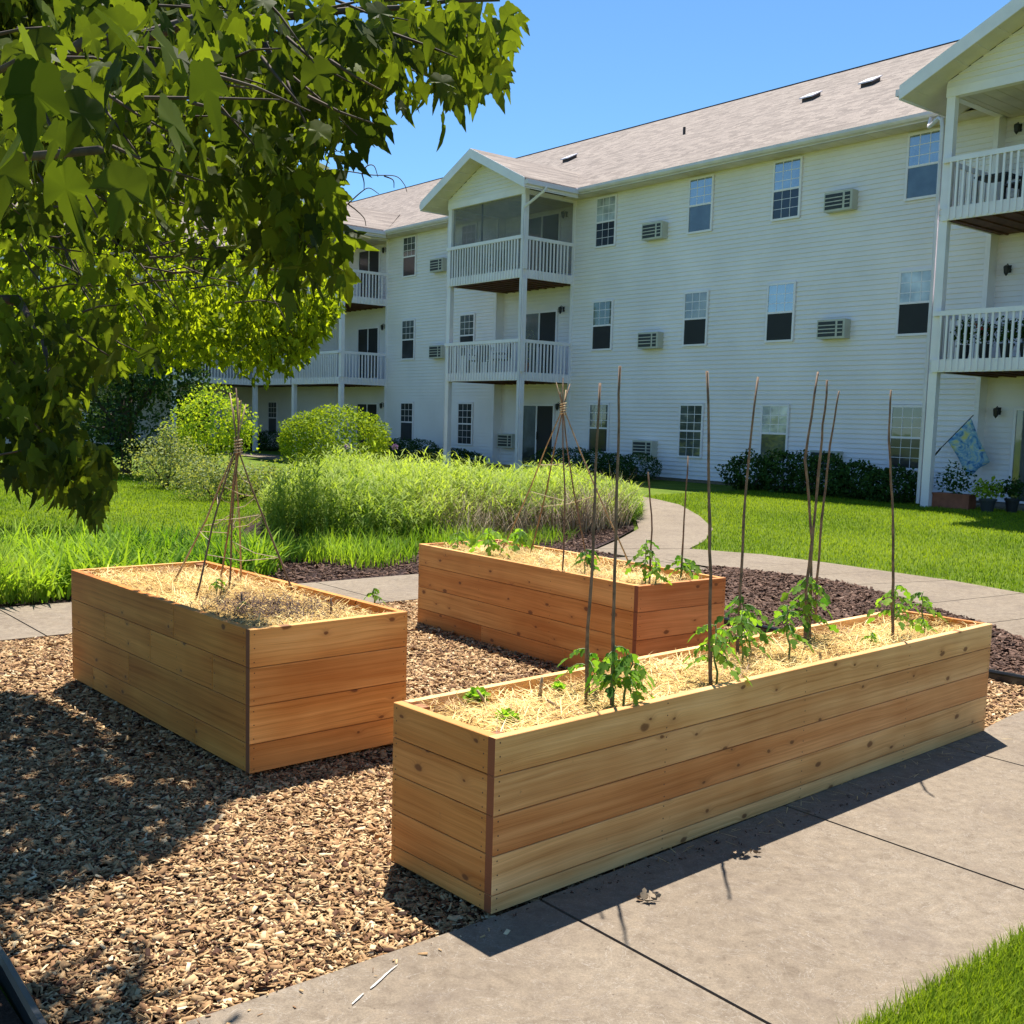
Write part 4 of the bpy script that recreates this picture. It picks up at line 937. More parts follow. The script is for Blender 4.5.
# crown that shades the chips to the left
FOOT = [(-1.15, 4.85), (-1.75, 5.25), (-2.85, 6.3), (-4.6, 6.5), (-4.6, 3.2), (-3.0, 3.5), (-1.95, 3.35), (-1.35, 3.9)]
k = 17000; fx = rng.uniform(-4.6, -1.1, k); fy = rng.uniform(3.0, 6.5, k); m_ = inpoly(fx, fy, FOOT); fx, fy = fx[m_], fy[m_]
hh = rng.uniform(3.1, 5.8, len(fx)); P = np.stack([fx, fy+hh*.477, hh], 1)
P = P[in_sil(P)]; parts.append(maple_leaves(P, .125))
k = 500; fx = rng.uniform(-2.2, -.9, k); fy = rng.uniform(2.5, 3.05, k)+.25*np.sin(fx*9); hh = rng.uniform(3, 4.8, k); P = np.stack([fx, fy+hh*.477, hh], 1); P = P[in_sil(P)]; parts.append(maple_leaves(P, .1))
root = empty('maple_tree', (-5.3, 4.6, -.05)); tag(root, 'near maple whose leafy boughs hang over the upper left of the view', 'tree')
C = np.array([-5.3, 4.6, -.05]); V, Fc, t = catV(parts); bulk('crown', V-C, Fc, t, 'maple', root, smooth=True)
m = MB(); tr = limb(m, (0, 0, -.1), (.25, .2, 2.6), .17, .12, wob=.03); tr2 = limb(m, tr[-1], (.5, .6, 6.5), .12, .04)
def W_(p): return Vector(np.array(p)-C)
b1 = limb(m, tr[-1], W_(at(60, 60, 4.2)), .08, .035, -.1)
b2 = limb(m, b1[-1], W_(at(250, 20, 3.0)), .03, .014, -.03)
b3 = limb(m, b2[-1], W_(at(500, 0, 3.0)), .012, .004, 0)
b4 = limb(m, b2[-1], W_(at(330, 150, 2.9)), .01, .003, 0)
b5 = limb(m, b1[-1], W_(at(240, 200, 3.2)), .02, .006, 0)
b6 = limb(m, b5[-1], W_(at(325, 245, 3.1)), .006, .003)
b7 = limb(m, b1[3], W_(at(100, 150, 1.5)), .02, .006)
b8 = limb(m, tr[4], W_(at(20, 300, 4.4)), .05, .02); b9 = limb(m, b8[-1], W_(at(85, 480, 3.7)), .014, .004, -.1)
b10 = limb(m, tr[-1], W_((-2.6, 6.8, 3.6)), .07, .03); b11 = limb(m, b10[-1], W_((-1.8, 7.3, 4.8)), .025, .01); limb(m, b10[-1], W_(at(190, 260, 5.2)), .02, .006)
limb(m, b10[3], W_((-3, 5.8, 5.0)), .03, .01); limb(m, tr2[2], W_((-3.6, 6.5, 5.4)), .05, .015); limb(m, b7[2], W_(at(20, 60, 1.3)), .008, .004)
# fine twigs running through the boughs
for (px, py, dep, rx, ry, n_) in ((250, 40, 2.7, 170, 70, 34), (150, 150, 3.4, 170, 90, 40), (110, 60, 2.4, 130, 80, 16), (60, 250, 4.0, 110, 100, 26), (200, 260, 5.0, 130, 60, 34), (300, 180, 3.0, 50, 80, 16), (430, 30, 3.0, 70, 40, 14), (50, 420, 3.8, 60, 70, 12)):
    for _ in range(n_):
        x, y = px+random.gauss(0, .5)*rx, py+random.gauss(0, .5)*ry; d_ = dep+random.uniform(-.5, .5); l_ = random.uniform(40, 110)*3/dep; a_ = random.uniform(-.3, 1.2)
        pts = [(x, y, d_), (x+l_*.5*cos(a_), y+l_*.5*sin(a_)+random.uniform(-6, 6), d_), (x+l_*cos(a_), y+l_*sin(a_), d_+random.uniform(-.1, .1))]
        pp = [at(*p) for p in pts]
        if in_sil(np.array(pp)).all() and pp[-1][2] > 1.2: m.tube([W_(p) for p in pp], [.004, .0028, .0014], 4)
# bare twigs against the sky
def spline(pts, k=5):
    P_ = [np.array(p, float) for p in pts]; P_ = [2*P_[0]-P_[1]]+P_+[2*P_[-1]-P_[-2]]; out = []
    for i in range(1, len(P_)-2):
        a, b_, c_, d_ = P_[i-1:i+3]
        for q in range(k):
            t = q/k; out.append(.5*((2*b_)+(c_-a)*t+(2*a-5*b_+4*c_-d_)*t*t+(3*b_-a-3*c_+d_)*t**3))
    return out+[P_[-2]]
for pts in ([(290, 187, 3.2), (325, 171, 3.2), (345, 171, 3.2), (372, 175, 3.2), (395, 176, 3.2), (404, 184, 3.2), (407, 192, 3.2)], [(325, 171, 3.2), (330, 155, 3.2), (337, 151, 3.2), (343, 154, 3.2)], [(362, 174, 3.2), (367, 166, 3.2), (374, 166, 3.2), (378, 177, 3.2)], [(348, 204, 3.2), (360, 193, 3.2), (369, 188, 3.2), (379, 194, 3.2)], [(362, 174, 3.2), (364, 182, 3.2), (364, 190, 3.2)], [(310, 172, 3.2), (321, 183, 3.2), (323, 192, 3.2)], [(332, 193, 3.2), (336, 187, 3.2), (342, 190, 3.2)], [(300, 180, 3.2), (280, 200, 3.2), (255, 210, 3.2)], [(384, 176, 3.2), (393, 180, 3.2), (394, 188, 3.2)], [(348, 204, 3.2), (356, 210, 3.2), (364, 218, 3.2), (366, 226, 3.2)], [(348, 204, 3.2), (330, 206, 3.15), (305, 215, 3.1)]):
    q_ = spline(pts); m.tube([W_(at(*p)) for p in q_], [.0022-.0013*i/len(q_) for i in range(len(q_))], 4)
m.build('trunk', 'bark', root, True)
# farther maple with sunlit leaves
parts = []
SIL2 = SIL
for (px, py, dep, rx, ry, rd, c) in ((40, 300, 15.5, 130, 80, 1.4, 2300), (130, 320, 15.5, 120, 60, 1.2, 1700), (215, 320, 15, 110, 60, 1.2, 1700), (290, 300, 14.5, 70, 60, .9, 1300), (315, 320, 14.3, 45, 35, .7, 600), (40, 180, 16, 180, 120, 1.5, 1800), (160, 220, 15.5, 160, 90, 1.3, 1700), (-80, 200, 16, 160, 160, 1.6, 1500), (270, 345, 14.5, 70, 30, .8, 500)):
    cluster(px, py, dep, rx, ry, rd, c, .125, .7, .55)
l = (-9.9, 15.6, -.05); C = np.array(l); root = empty('maple_tree', l); tag(root, 'farther maple with small sunlit yellow green leaves over the left lawn', 'tree')
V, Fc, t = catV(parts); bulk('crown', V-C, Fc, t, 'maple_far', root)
m = MB(); tr = limb(m, (0, 0, -.1), (.3, 0, 2.4), .16, .12, wob=.03); tr2 = limb(m, tr[-1], (1.0, .3, 6.0), .1, .03)
q = limb(m, tr[-1], W_(at(60, 290, 15.6)), .07, .03); q2 = limb(m, q[-1], W_(at(200, 290, 15.2)), .03, .012); limb(m, q2[-1], W_(at(310, 310, 14.6)), .012, .004)
limb(m, q[-1], W_(at(150, 180, 15.6)), .03, .01); limb(m, q2[2], W_(at(230, 240, 15.2)), .014, .005); limb(m, tr2[2], W_(at(-60, 150, 16)), .04, .02)
m.build('trunk', 'bark', root, True)

# ------------------------------------------------------------------ the apartment building (site frame: x=u, y=-n)
BL = empty('apartment_building', tuple(P0), YAW)
tag(BL, 'long three storey cream sided apartment building with shingled roof and gabled white balconies', 'building')
LAP = .117
def siding(b, u0, u1, n, z0, z1, axis='u', un=None, sgn=1, clip=None):
    """lapped siding; axis u: runs along u at n. axis n: runs along n at fixed u, facing +u"""
    z = z0; k = 0
    while z < z1-.005:
        t = min(z+LAP, z1)
        a0, a1, c0, c1 = u0, u1, u0, u1
        if clip: (a0, a1), (c0, c1) = clip(z), clip(t)
        if a1-a0 < .01: break
        if axis == 'u':
            b.quad((a0, -n-.028, z), (a1, -n-.028, z), (c1, -n-.001, t), (c0, -n-.001, t)); b.quad((a0, -n, z), (a1, -n, z), (a1, -n-.028, z), (a0, -n-.028, z))
        else:
            U = n; b.quad((U+.014, -a0, z), (U+.014, -a1, z), (U+.002, -c1, t), (U+.002, -c0, t)); b.quad((U, -a0, z), (U, -a1, z), (U+.014, -a1, z), (U+.014, -a0, z))
        z = t
ZG = .22; ZE = 8.5
b = MB()
BALS = [(-39.8, -36.1), (-29.2, -25.5), (-12.05, -8.35), (5.2, 8.9)]
edges = [-47.5]+[x for p in BALS for x in p]+[14]
for i in range(0, len(edges), 2): siding(b, edges[i], edges[i+1], 0, ZG, ZE)
for a, c in BALS: siding(b, a, c, -.3, ZG, ZE)
for a, c in BALS:
    b.quad((a, .3, ZG), (a, 0, ZG), (a, 0, ZE), (a, .3, ZE)); b.quad((c, 0, ZG), (c, .3, ZG), (c, .3, ZE), (c, 0, ZE))
# far wing, runs towards the camera side
siding(b, -3, 22, -47.5, ZG, ZE, axis='n')
# backs
b.quad((14, 0, 0), (14, 17.2, 0), (14, 17.2, ZE), (14, 0, ZE)); b.quad((14, 17.2, 0), (-64, 17.2, 0), (-64, 17.2, ZE), (14, 17.2, ZE)); b.quad((-64, 17.2, 0), (-64, -22, 0), (-64, -22, ZE), (-64, 17.2, ZE)); b.quad((-64, -22, 0), (-47.5, -22, 0), (-47.5, -22, ZE), (-64, -22, ZE))
b.build('wall', 'siding', BL)
b = MB()
for i in range(0, len(edges), 2): b.box(edges[i], edges[i+1], .005, .3, -.2, ZG)
for a, c in BALS: b.box(a, c, .305, .6, -.2, ZG)
b.build('foundation', 'concrete', BL)
for a, c in BALS:
    for e in (a-.11, c+.0): b = MB(); b.box(e, e+.11, -.042, .0, ZG, ZE); b.build('corner_board', 'trim', BL)
# main roof
RZ, RS, RN, EO = 8.68, .52, -8.6, .55
def rz(n): return RZ+RS*(EO-n)
top = rz(RN); b = MB(); UR = 15; UL = -53.2
b.quad((UL, -EO, RZ), (UR, -EO, RZ), (UR, -RN, top), (UL, -RN, top)); b.quad((UR, 17.75, RZ), (-64.5, 17.75, RZ), (UL, -RN, top), (UR, -RN, top))
# wing roof: ridge at u=-53.2 running towards the viewer side
eu = UL+(top-RZ)/RS
b.poly([(UL, -RN, top), (UL, -24, top), (eu, -24, RZ), (eu, -EO, RZ), (eu+.0, -EO, RZ)][:4]); b.quad((UL, -24, top), (UL, -RN, top), (-64.5, 17.75, RZ), (-64.5, -24, RZ))
roof = b.build('roof', 'shingle', BL)
b = MB(); b.tube([(UR, -RN, top+.01), (UL, -RN, top+.01)], .035, 5); b.tube([(UL, -RN, top+.01), (UL, -24, top+.01)], .035, 5); b.build('ridge_cap', 'vent', roof)
b = MB()
segs = [(-42.6, -40.6), (-35.3, -30.0), (-24.7, -12.85), (-7.55, 4.4), (9.7, 15)]
b.box(-47.4, 15, -EO, -.0, ZE, ZE+.03)
k = -47
while k < 15:
    b.box(k, k+.02, -EO+.02, -.02, ZE-.006, ZE); k += .4
b.build('soffit', 'soffit', roof)
for a, c in segs:
    b = MB(); b.prism([(a, -EO-.01, 8.53), (a, -EO-.1, 8.55), (a, -EO-.135, 8.6), (a, -EO-.135, 8.67), (a, -EO-.115, 8.67), (a, -EO-.11, 8.61), (a, -EO-.01, 8.6)], (c-a, 0, 0)); b.box(a, c, -EO-.008, -EO+.02, ZE-.0, RZ-.01); b.build('gutter', 'gutter', roof)
for u_, n_, w_ in ((-31.3, -4.8, .34), (-20.7, -4.9, .36), (-18.7, -4.9, .36)):
    b = MB(); lo_, hi_ = rz(n_+.2), rz(n_-.2)
    b.prism([(u_, -n_-.2, lo_-.05), (u_, -n_-.2, lo_+.12), (u_, -n_+.2, hi_+.12), (u_, -n_+.2, hi_-.05)], (w_, 0, 0), 0)
    b.prism([(u_-.05, -n_-.27, lo_+.085), (u_-.05, -n_-.27, lo_+.125), (u_-.05, -n_+.22, hi_+.15), (u_-.05, -n_+.22, hi_+.12)], (w_+.1, 0, 0), 1)
    b.build('roof_vent', ['vent', 'gutter'], roof)
b = MB(); z_ = rz(-4.3); b.tube([(-25, 4.3, z_-.1), (-25, 4.3, z_+.22)], .045, 8); b.build('vent_pipe', 'vent', roof)

def window(u, head, W=.88, H=1.5, n=0, up='glass_hi', lo='glass_lo', grid=True, grid_lo=False, label=None):
    f = MB(); y = -n-.022; t = .055; z0, z1 = head-H, head; mid = (z0+z1)/2
    f.box(u, u+W, y-.045, y, z1-t, z1); f.box(u, u+W, y-.05, y, z0, z0+t); f.box(u, u+t, y-.042, y, z0+t, z1-t); f.box(u+W-t, u+W, y-.042, y, z0+t, z1-t)
    f.box(u+t, u+W-t, y-.04, y-.012, mid-.025, mid+.025)
    for q in (1, 2):
        if grid:
            x = u+t+(W-2*t)*q/3; f.box(x-.008, x+.008, y-.0335, y-.0305, mid+.025, z1-t); zz = mid+(z1-t-mid)*q/3; f.box(u+t, u+W-t, y-.033, y-.0302, zz-.008, zz+.008)
        if grid_lo:
            x = u+t+(W-2*t)*q/3; f.box(x-.006, x+.006, y-.0285, y-.0272, z0+t, mid-.025); zz = z0+t+(mid-z0-t)*q/3; f.box(u+t, u+W-t, y-.0282, y-.027, zz-.006, zz+.006)
    w_ = f.build('window', 'trim', BL)
    if label: w_['label'] = label
    p = MB(); p.box(u+t, u+W-t, y-.03, y-.015, mid+.02, z1-t+.002); p.build('pane', up, w_)
    p = MB(); p.box(u+t, u+W-t, y-.026, y-.013, z0+t-.002, mid-.02); p.build('pane', lo, w_)
HD = (2.31, 5.39, 8.45)
cols = [-24.46, -20.77, -17.93, -14.18]
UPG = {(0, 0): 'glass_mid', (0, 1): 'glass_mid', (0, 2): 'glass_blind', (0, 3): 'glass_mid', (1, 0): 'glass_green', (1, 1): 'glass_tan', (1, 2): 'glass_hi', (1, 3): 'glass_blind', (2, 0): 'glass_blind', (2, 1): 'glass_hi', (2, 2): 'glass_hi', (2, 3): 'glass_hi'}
LOG = {(0, 1): 'glass_mid', (0, 2): 'glass_mid', (1, 1): 'dark', (1, 2): 'dark', (1, 3): 'dark', (1, 0): 'dark', (2, 3): 'glass_mid', (2, 1): 'glass_mid'}
for r in range(3):
    for c_, u_ in enumerate(cols): window(u_, HD[r], up=UPG[r, c_], lo=LOG.get((r, c_), 'glass_lo'), grid_lo=(r, c_) in ((0, 1), (0, 3), (2, 0), (2, 2)))
    window(-34.93, HD[r], up='glass_mid' if r else 'glass_lo'); window(-31.25, HD[r], up='glass_mid' if r else 'glass_lo', grid_lo=(r == 0))
    window(-45.9, HD[r], up='glass_lo'); window(-6.3, HD[r]); window(-3.2, HD[r])
def ac(u, z, n=0, H=.46):
    W = .78; b = MB(); y = -n; b.box(u, u+W, y-.26, y, z, z+H, 0); b.box(u+.03, u+W*.66, y-.266, y-.26, z+.05, z+H-.05, 1); b.box(u+W*.74, u+W-.06, y-.266, y-.26, z+.05, z+H-.05, 1)
    for k in range(3): zz = z+.05+(H-.1)*(k+1)/4; b.box(u+.03, u+W*.66, y-.271, y-.266, zz-.012, zz+.012, 0); b.box(u+W*.74, u+W-.06, y-.271, y-.266, zz-.012, zz+.012, 0)
    b.build('air_conditioner', ['ac_case', 'ac_grille'], BL)
for u_, z_ in ((-22.3, 6.93), (-22.3, 3.87), (-22.35, .78), (-16.2, 6.93), (-16.2, 3.9), (-16.2, .72), (-32.85, 6.95), (-32.8, 3.88)): ac(u_, z_)
ac(-29.05, .8, -.3)
def sdoor(u, z, W=1.75, H=2.06, n=-.3, flip=False):
    f = MB(); y = -n-.022; t = .06
    f.box(u, u+t, y-.05, y, z, z+H); f.box(u+W-t, u+W, y-.05, y, z, z+H); f.box(u+t, u+W-t, y-.053, y, z+H-t, z+H); f.box(u+t, u+W-t, y-.053, y, z, z+.05); f.box(u+W/2-.03, u+W/2+.03, y-.045, y-.02, z+.05, z+H-t)
    d = f.build('sliding_door', 'trim', BL); p = MB(); p.box(u+t, u+W/2-.03, y-.03, y-.015, z+.05, z+H-t); p.build('pane', 'glass_mid' if not flip else 'glass_lo', d)
    p = MB(); p.box(u+W/2+.03, u+W-t, y-.03, y-.015, z+.05, z+H-t); p.build('pane', 'dark', d)
    h_ = MB(); h_.box(u+W/2+.05, u+W/2+.075, y-.07, y-.045, z+.9, z+1.15); h_.build('handle', 'iron', d)
def wlamp(u, z, n=-.3):
    b = MB(); y = -n; b.box(u-.04, u+.04, y-.03, y, z-.08, z+.08); b.tube([(u, y-.03, z+.05), (u, y-.12, z+.1), (u, y-.16, z+.06)], .01, 5); b.lathe([(.02, .07), (.06, .05), (.065, .02), (.05, -.1), (.02, -.14), (.005, -.16)][::-1], (u, y-.16, z), 8); b.build('wall_lamp', 'iron', BL)
for zf in (.22, 3.22, 6.29):
    sdoor(-28.15, zf); sdoor(-11.4, zf, W=1.8); sdoor(-38.6, zf, W=1.6, flip=True)
for z_ in (2.2, 5.25, 8.2): wlamp(-11.75, z_); wlamp(-26.15, z_+.03); wlamp(-36.6, z_)

def picket(b, p, q, z0, z1, sp_=.14, w_=.045, t=.03):
    """pickets along a straight line p->q in (u,n)"""
    L = sqrt((q[0]-p[0])**2+(q[1]-p[1])**2); k = int(L/sp_); du, dn = (q[0]-p[0])/L, (q[1]-p[1])/L
    for i in range(1, k+1):
        s_ = i*L/(k+1); u, n = p[0]+du*s_, p[1]+dn*s_
        if abs(du) > .5: b.box(u-w_/2, u+w_/2, -n-t, -n, z0, z1)
        else: b.box(u-t, u, -n-w_/2, -n+w_/2, z0, z1) if False else b.box(u, u+t, -n-w_/2, -n+w_/2, z0, z1)
def balcony(a, c, top_gable=True, screen=False, dp=2.05):
    """a..c in u, decks on floors 2 and 3"""
    for zd in (2.93, 5.98):
        d = MB(); d.box(a+.02, c-.02, -dp+.02, .3, zd+.02, zd+.26, 0)
        for x in np.arange(a+.2, c-.1, .4): d.box(x, x+.04, -dp+.1, .25, zd-.01, zd+.02, 0)
        dk = d.build('balcony', 'deck_under', BL)
        f = MB(); f.box(a-.02, c+.02, -dp-.03, -dp+.018, zd, zd+.26); f.box(a-.02, a+.018, -dp+.018, -.03, zd, zd+.26); f.box(c-.018, c+.02, -dp+.018, -.03, zd, zd+.26); f.build('fascia', 'trim', dk)
        r = MB(); zt = zd+1.24
        picket(r, (a, dp+.032), (c, dp+.032), zd+.02, zt-.1); picket(r, (c+.022, dp), (c+.022, .1), zd+.02, zt-.1); picket(r, (a-.05, dp), (a-.05, .1), zd+.02, zt-.1)
        r.box(a-.04, c+.06, -dp-.075, -dp+.0, zt-.1, zt-.0); r.box(c+.005, c+.062, -dp+.002, -.03, zt-.102, zt-.002); r.box(a-.062, a-.005, -dp+.002, -.03, zt-.102, zt-.002)
        r.build('railing', 'trim', dk)
    for u_ in (a, c):
        p = MB()
        for z0, z1 in ((.1, 2.93), (2.93, 5.98), (5.98, 8.43)):
            p.box(u_-.09, u_+.09, -dp+.02, -dp+.17, z0+.26 if z0 > 1 else z0, z1)
        p.build('balcony_post', 'trim', BL)
    # gable roof
    uc = (a+c)/2; hw = (c-a)/2+.78; s_ = .475; zt = 8.64+s_*hw; nf = dp+.6; zr = lambda du: zt-s_*abs(du)
    back = EO-(zt-RZ)/RS
    r = MB()
    for sg in (-1, 1):
        e = uc+sg*hw; r.prism([(uc, -nf, zt), (uc, -back, zt), (e, -EO+.02, zt-s_*hw), (e, -nf, zt-s_*hw)] if sg > 0 else [(e, -nf, zt-s_*hw), (e, -EO+.02, zt-s_*hw), (uc, -back, zt), (uc, -nf, zt)], (0, 0, .05))
    gr = r.build('porch_roof', 'shingle', BL)
    f = MB()
    for sg in (-1, 1):      # rake boards
        e = uc+sg*hw; f.prism([(uc, -nf-.025, zt-.24), (uc, -nf-.025, zt+.045), (e, -nf-.025, zt-s_*hw+.045), (e, -nf-.025, zt-s_*hw-.24)], (0, .024, 0))
        f.prism([(uc, -nf, zt-.2), (e, -nf, zt-s_*hw-.2), (e, -dp, zt-s_*hw-.2), (uc, -dp, zt-.2)], (0, 0, -.02), 1); x_ = uc+sg*((c-a)/2+.04); f.prism([(x_, -dp, zt-s_*abs(x_-uc)-.2), (e, -dp, zt-s_*hw-.2), (e, -.5, zt-s_*hw-.2), (x_, -.5, zt-s_*abs(x_-uc)-.2)], (0, 0, -.02), 1)
        for q in np.arange(.25, hw, .42):
            f.prism([(uc+sg*q, -nf, zt-s_*q-.22), (uc+sg*(q+.13), -nf, zt-s_*(q+.13)-.22), (uc+sg*(q+.13), -dp, zt-s_*(q+.13)-.22), (uc+sg*q, -dp, zt-s_*q-.22)], (0, 0, -.012), 1)
    for sg in (-1, 1):      # side soffits and fascia/gutter
        e = uc+sg*hw; i_ = uc+sg*(c-a)/2
        g0, g1 = (e, e+.11) if sg > 0 else (e-.11, e); f.box(g0, g1, -nf+.02, -.62, ZE+.0, ZE+.13, 2); f.box(min(e, e-sg*.03), max(e, e-sg*.03), -nf+.0, -.56, ZE-.1, ZE+.12, 0)
    f.build('fascia', ['trim', 'soffit', 'gutter'], gr)
    g = MB(); zb = 8.43
    hw2 = (c-a)/2+.1
    def clip(z): w_ = max(0, min(hw2, (zt-.23-z)/s_)); return (uc-w_, uc+w_)
    siding(g, 0, 0, dp-.02, zb+.18, zt, clip=clip); g.build('gable_wall', 'siding', gr)
    g = MB(); g.box(a-.1, c+.1, -dp-.0, -dp+.17, zb, zb+.18); g.box(c-.07, c+.09, -dp+.17, -.03, zb, zb+.12); g.box(a-.09, a+.07, -dp+.17, -.03, zb, zb+.12); g.build('beam', 'trim', gr)
    g = MB(); g.box(a+.07, c-.07, -dp+.17, .3, zb+.02, zb+.05)
    for x in np.arange(a+.2, c-.1, .3): g.box(x, x+.015, -dp+.18, .28, zb+.012, zb+.02)
    g.build('ceiling', 'soffit', gr)
    if screen:
        g = MB(); g.box(a+.09, c-.09, -dp+.1, -dp+.104, 6.3, 8.43); g.box(c-.01, c-.006, -dp+.17, -.03, 6.3, 8.43); g.box(a+.006, a+.01, -dp+.17, -.03, 6.3, 8.43); g.build('insect_screen', 'screen', BL)
        g = MB(); x = (a+c)/2-.3; g.box(x, x+.04, -dp+.105, -dp+.15, 7.22, 8.43); g.build('screen_frame', 'dark', BL)
for a, c in BALS: balcony(a, c, screen=(a == -29.2))
# second left balcony bay and the wing porch
for zd in (2.93, 5.98):
    d = MB(); d.box(-43.4, -39.9, -2.03, .0, zd+.02, zd+.26); d.box(-47.4, -43.42, -16, -.02, zd+.02, zd+.26); dk = d.build('balcony', 'deck_under', BL)
    f = MB(); f.box(-43.4, -39.92, -2.08, -2.035, zd, zd+.26); f.box(-43.41, -43.37, -16, -2.09, zd, zd+.26); f.build('fascia', 'trim', dk)
    r = MB(); zt = zd+1.24; picket(r, (-43.4, 2.082), (-39.9, 2.082), zd+.02, zt-.1); r.box(-43.4, -39.9, -2.125, -2.05, zt-.1, zt); picket(r, (-43.369, 2.1), (-43.369, 16), zd+.02, zt-.1); r.box(-43.39, -43.33, -16, -2.13, zt-.102, zt-.002); r.build('railing', 'trim', dk)
for u_, n_ in ((-43.4, 2.0), (-43.4, 5.6), (-43.4, 9.2), (-43.4, 12.8)):
    p = MB(); p.box(u_-.09, u_+.09, -n_, -n_+.17, .05, 8.5); p.build('balcony_post', 'trim', BL)
for n_ in (3, 6.5, 10, 13.5):
    for zf in (.25, 3.22, 6.3):
        f = MB(); U = -47.48; f.box(U, U+.03, -n_-.9, -n_+.9, zf, zf+2.05); w_ = f.build('window', 'trim', BL); f = MB(); f.box(U+.01, U+.036, -n_-.84, -n_+.84, zf+.06, zf+2.0); f.build('pane', 'dark', w_)
# downspouts
def spout(pts, nm='downspout'):
    b = MB(); b.tube(pts, .042, 6); b.build(nm, 'gutter', BL)
spout([(-13.3, -.63, 8.52), (-13.28, -.72, 8.36), (-13.2, -.85, 8.28), (-12.45, -1.75, 8.16), (-12.26, -1.98, 8.05), (-12.22, -2.0, 7.9), (-12.22, -1.98, 5.0), (-12.22, -1.98, .2)])
spout([(-24.62, -1.9, 8.52), (-24.66, -1.95, 8.4), (-25.32, -2.14, 8.0), (-25.36, -2.15, 7.8), (-25.36, -2.15, 3), (-25.36, -2.15, .2)])
spout([(-30.1, -.62, 8.5), (-30.1, -.75, 8.38), (-29.42, -1.8, 8.2), (-29.38, -1.95, 8.0), (-29.38, -1.95, 3), (-29.38, -1.95, .2)])
# stoop
b = MB(); b.box(-11.75, -9.2, -1.0, .28, 0.0, .2); b.build('stoop', 'concrete', BL)
b = MB(); b.box(-28.6, -26.0, -1.9, .28, 0.0, .16); b.build('stoop', 'concrete', BL)
# lattice/small iron rail by the far window
b = MB()
for k in range(14): b.box(-47+k*.22, -47+k*.22+.02, -2.0, -1.98, .1, 1.0)
b.box(-47, -44, -2.002, -1.978, .95, 1.0); o = b.build('patio_railing', 'iron', None, loc=tuple(P0), rotz=YAW); tag(o, 'low dark iron railing before the far left narrow window', 'railing')

# ------------------------------------------------------------------ things on and by the balconies
# flag on a pole from the right porch post
def BW(u, n, z): return S(u, n, z)
fb = BW(-12.02, 2.1, 1.0); root = empty('garden_flag', fb, YAW); tag(root, 'blue and yellow flowery flag on an angled pole at the right porch post', 'flag')
Rw = Matrix.Rotation(-YAW, 3, 'Z')
def fl(px, py, d): return Rw @ Vector(at(px, py, d)-fb)
b = MB(); p0, p1 = fl(936, 453, 24.1), fl(973.5, 415, 23.6); b.tube([p0, p1], .012, 6); b.tube([p0-Vector((.04, -.03, .05)), p0+(p1-p0)*.12], .02, 6); b.build('pole', 'iron', root)
b = MB(); nx, nz = 8, 10; A = fl(948, 441.5, 23.9); Bv = fl(971, 418, 23.6); D0 = fl(969, 476, 23.9)-A; D1 = fl(989, 462, 23.65)-Bv; vi = {}
for i in range(nx+1):
    for j in range(nz+1):
        vi[i, j] = len(b.v); p = A.lerp(Bv, i/nx)+D0.lerp(D1, i/nx)*(j/nz); p.y += .05*sin(i*1.1+j*.6)*j/nz; b.v.append(tuple(p))
for i in range(nx):
    for j in range(nz): b.f.append((vi[i, j], vi[i+1, j], vi[i+1, j+1], vi[i, j+1])); b.m.append(0)
o = b.build('flag_cloth', 'flag', root, True); md = o.modifiers.new('thick', 'SOLIDIFY'); md.thickness = .003

def pot(u, n, z, r, h, label, seed, box=None, mat='yew', ph=.5, pr=.35, leaf=.07, potmat='terracotta', cnt=350, cat='potted plant', flower=None):
    root = empty('potted_plant', BW(u, n, z), YAW); tag(root, label, cat, 'potted plants by the building')
    b = MB()
    if box: b.box(-box[0]/2, box[0]/2, -box[1]/2, box[1]/2, 0, h); b.box(-box[0]/2-.015, box[0]/2+.015, -box[1]/2-.015, box[1]/2+.015, h+.001, h+.03)
    else: b.lathe([(r*.65, 0), (r*.95, h*.85), (r*1.08, h*.86), (r*1.08, h), (r*.9, h)])
    b.build('pot', potmat, root)
    rx = box[0]/2 if box else pr
    V, Fc, t = blob(cnt, (0, 0, h+ph*.5), (rx, pr, ph*.55), leaf, seed=seed, shell=.2, lump=.3, floor=h); bulk('foliage', V, Fc, t, mat, root)
    if flower:
        V, Fc, t = blob(40, (0, 0, h+ph*.65), (rx*.9, pr*.9, ph*.35), .06, seed=seed+1, shell=.7); bulk('flowers', V, Fc, t, flower, root)
    return root
pot(-11.55, 1.75, .12, .2, .3, 'dark leafy plant in a brick red trough below the flag', 201, box=(.8, .3), ph=.6, pr=.3)
pot(-10.75, 1.9, .12, .16, .28, 'trailing green potted plant right of the red trough', 202, mat='hedge', ph=.35, pr=.3, potmat='ac_grille')
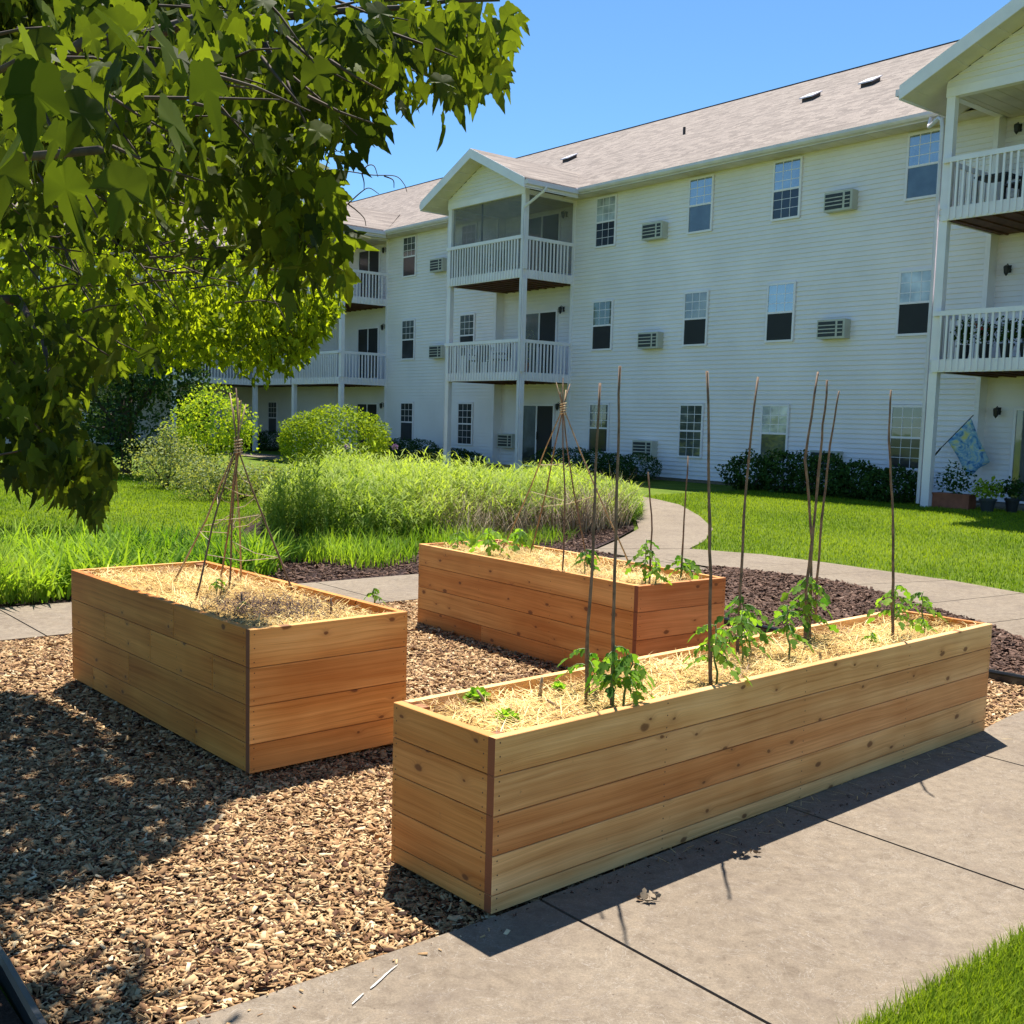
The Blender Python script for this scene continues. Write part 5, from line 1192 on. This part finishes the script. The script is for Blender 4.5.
pot(-10.4, 1.6, .12, .14, .3, 'dark potted plant beside the concrete stoop', 203, ph=.4, pr=.28, potmat='dark')
fl3 = [('leafy dark plant at the left end of the right second floor balcony', -11.6), ('dark plant with red flowers on the right second floor balcony', -11.15), ('bushy plant right of the red flowered plant', -10.7), ('dark bushy plant near the right edge of the second floor balcony', -10.3)]
for i, (lb, u_) in enumerate(fl3): pot(u_, 1.7, 3.21, .14, .28, lb, 210+i, mat='yew', ph=.5, pr=.22, flower='redflower' if i == 1 else None, potmat='ac_grille')
pot(-26.1, 1.3, 3.21, .15, .3, 'spindly bare leaved plant on the middle second floor balcony', 220, mat='greyshrub', ph=1.1, pr=.25, leaf=.04, cnt=160)
def chair(u, n, z, rz_, label):
    root = empty('patio_chair', BW(u, n, z), YAW+rz_); tag(root, label, 'chair', 'patio chairs on the balconies')
    b = MB(); b.box(-.25, .25, -.24, .24, .4, .44); b.build('seat', 'chairs', root)
    b = MB(); b.prism([(-.25, .22, .46), (.25, .22, .46), (.25, .3, .95), (-.25, .3, .95)], (0, .03, 0)); b.build('backrest', 'chairs', root)
    for x in (-.23, .2):
        for y in (-.23, .2): b = MB(); b.box(x, x+.03, y, y+.03, 0, .4); b.build('leg', 'chairs', root)
    for x in (-.27, .24): b = MB(); b.box(x, x+.03, -.22, .24, .6, .63); b.box(x, x+.03, -.22, -.19, .4, .6); b.build('armrest', 'chairs', root)
chair(-28.6, 1.2, 3.21, .3, 'dark chair at the left of the middle second floor balcony')
chair(-27.3, 1.3, 3.21, -.4, 'dark chair behind the middle of the second floor railing')
chair(-28.0, 1.1, 6.25, .2, 'dark chair inside the screened top balcony')
chair(-10.9, 1.2, 6.25, -.3, 'dark chair on the right top floor balcony')
b = MB(); b.box(-.35, .35, -.3, .3, .66, .7); 
root = empty('patio_table', BW(-11.5, 1.0, 6.25), YAW); tag(root, 'grey patio table beside the chair on the right top balcony', 'table'); b.build('table_top', 'ac_grille', root)
for x in (-.32, .28):
    for y in (-.27, .23): b = MB(); b.box(x, x+.04, y, y+.04, 0, .66); b.build('leg', 'chairs', root)
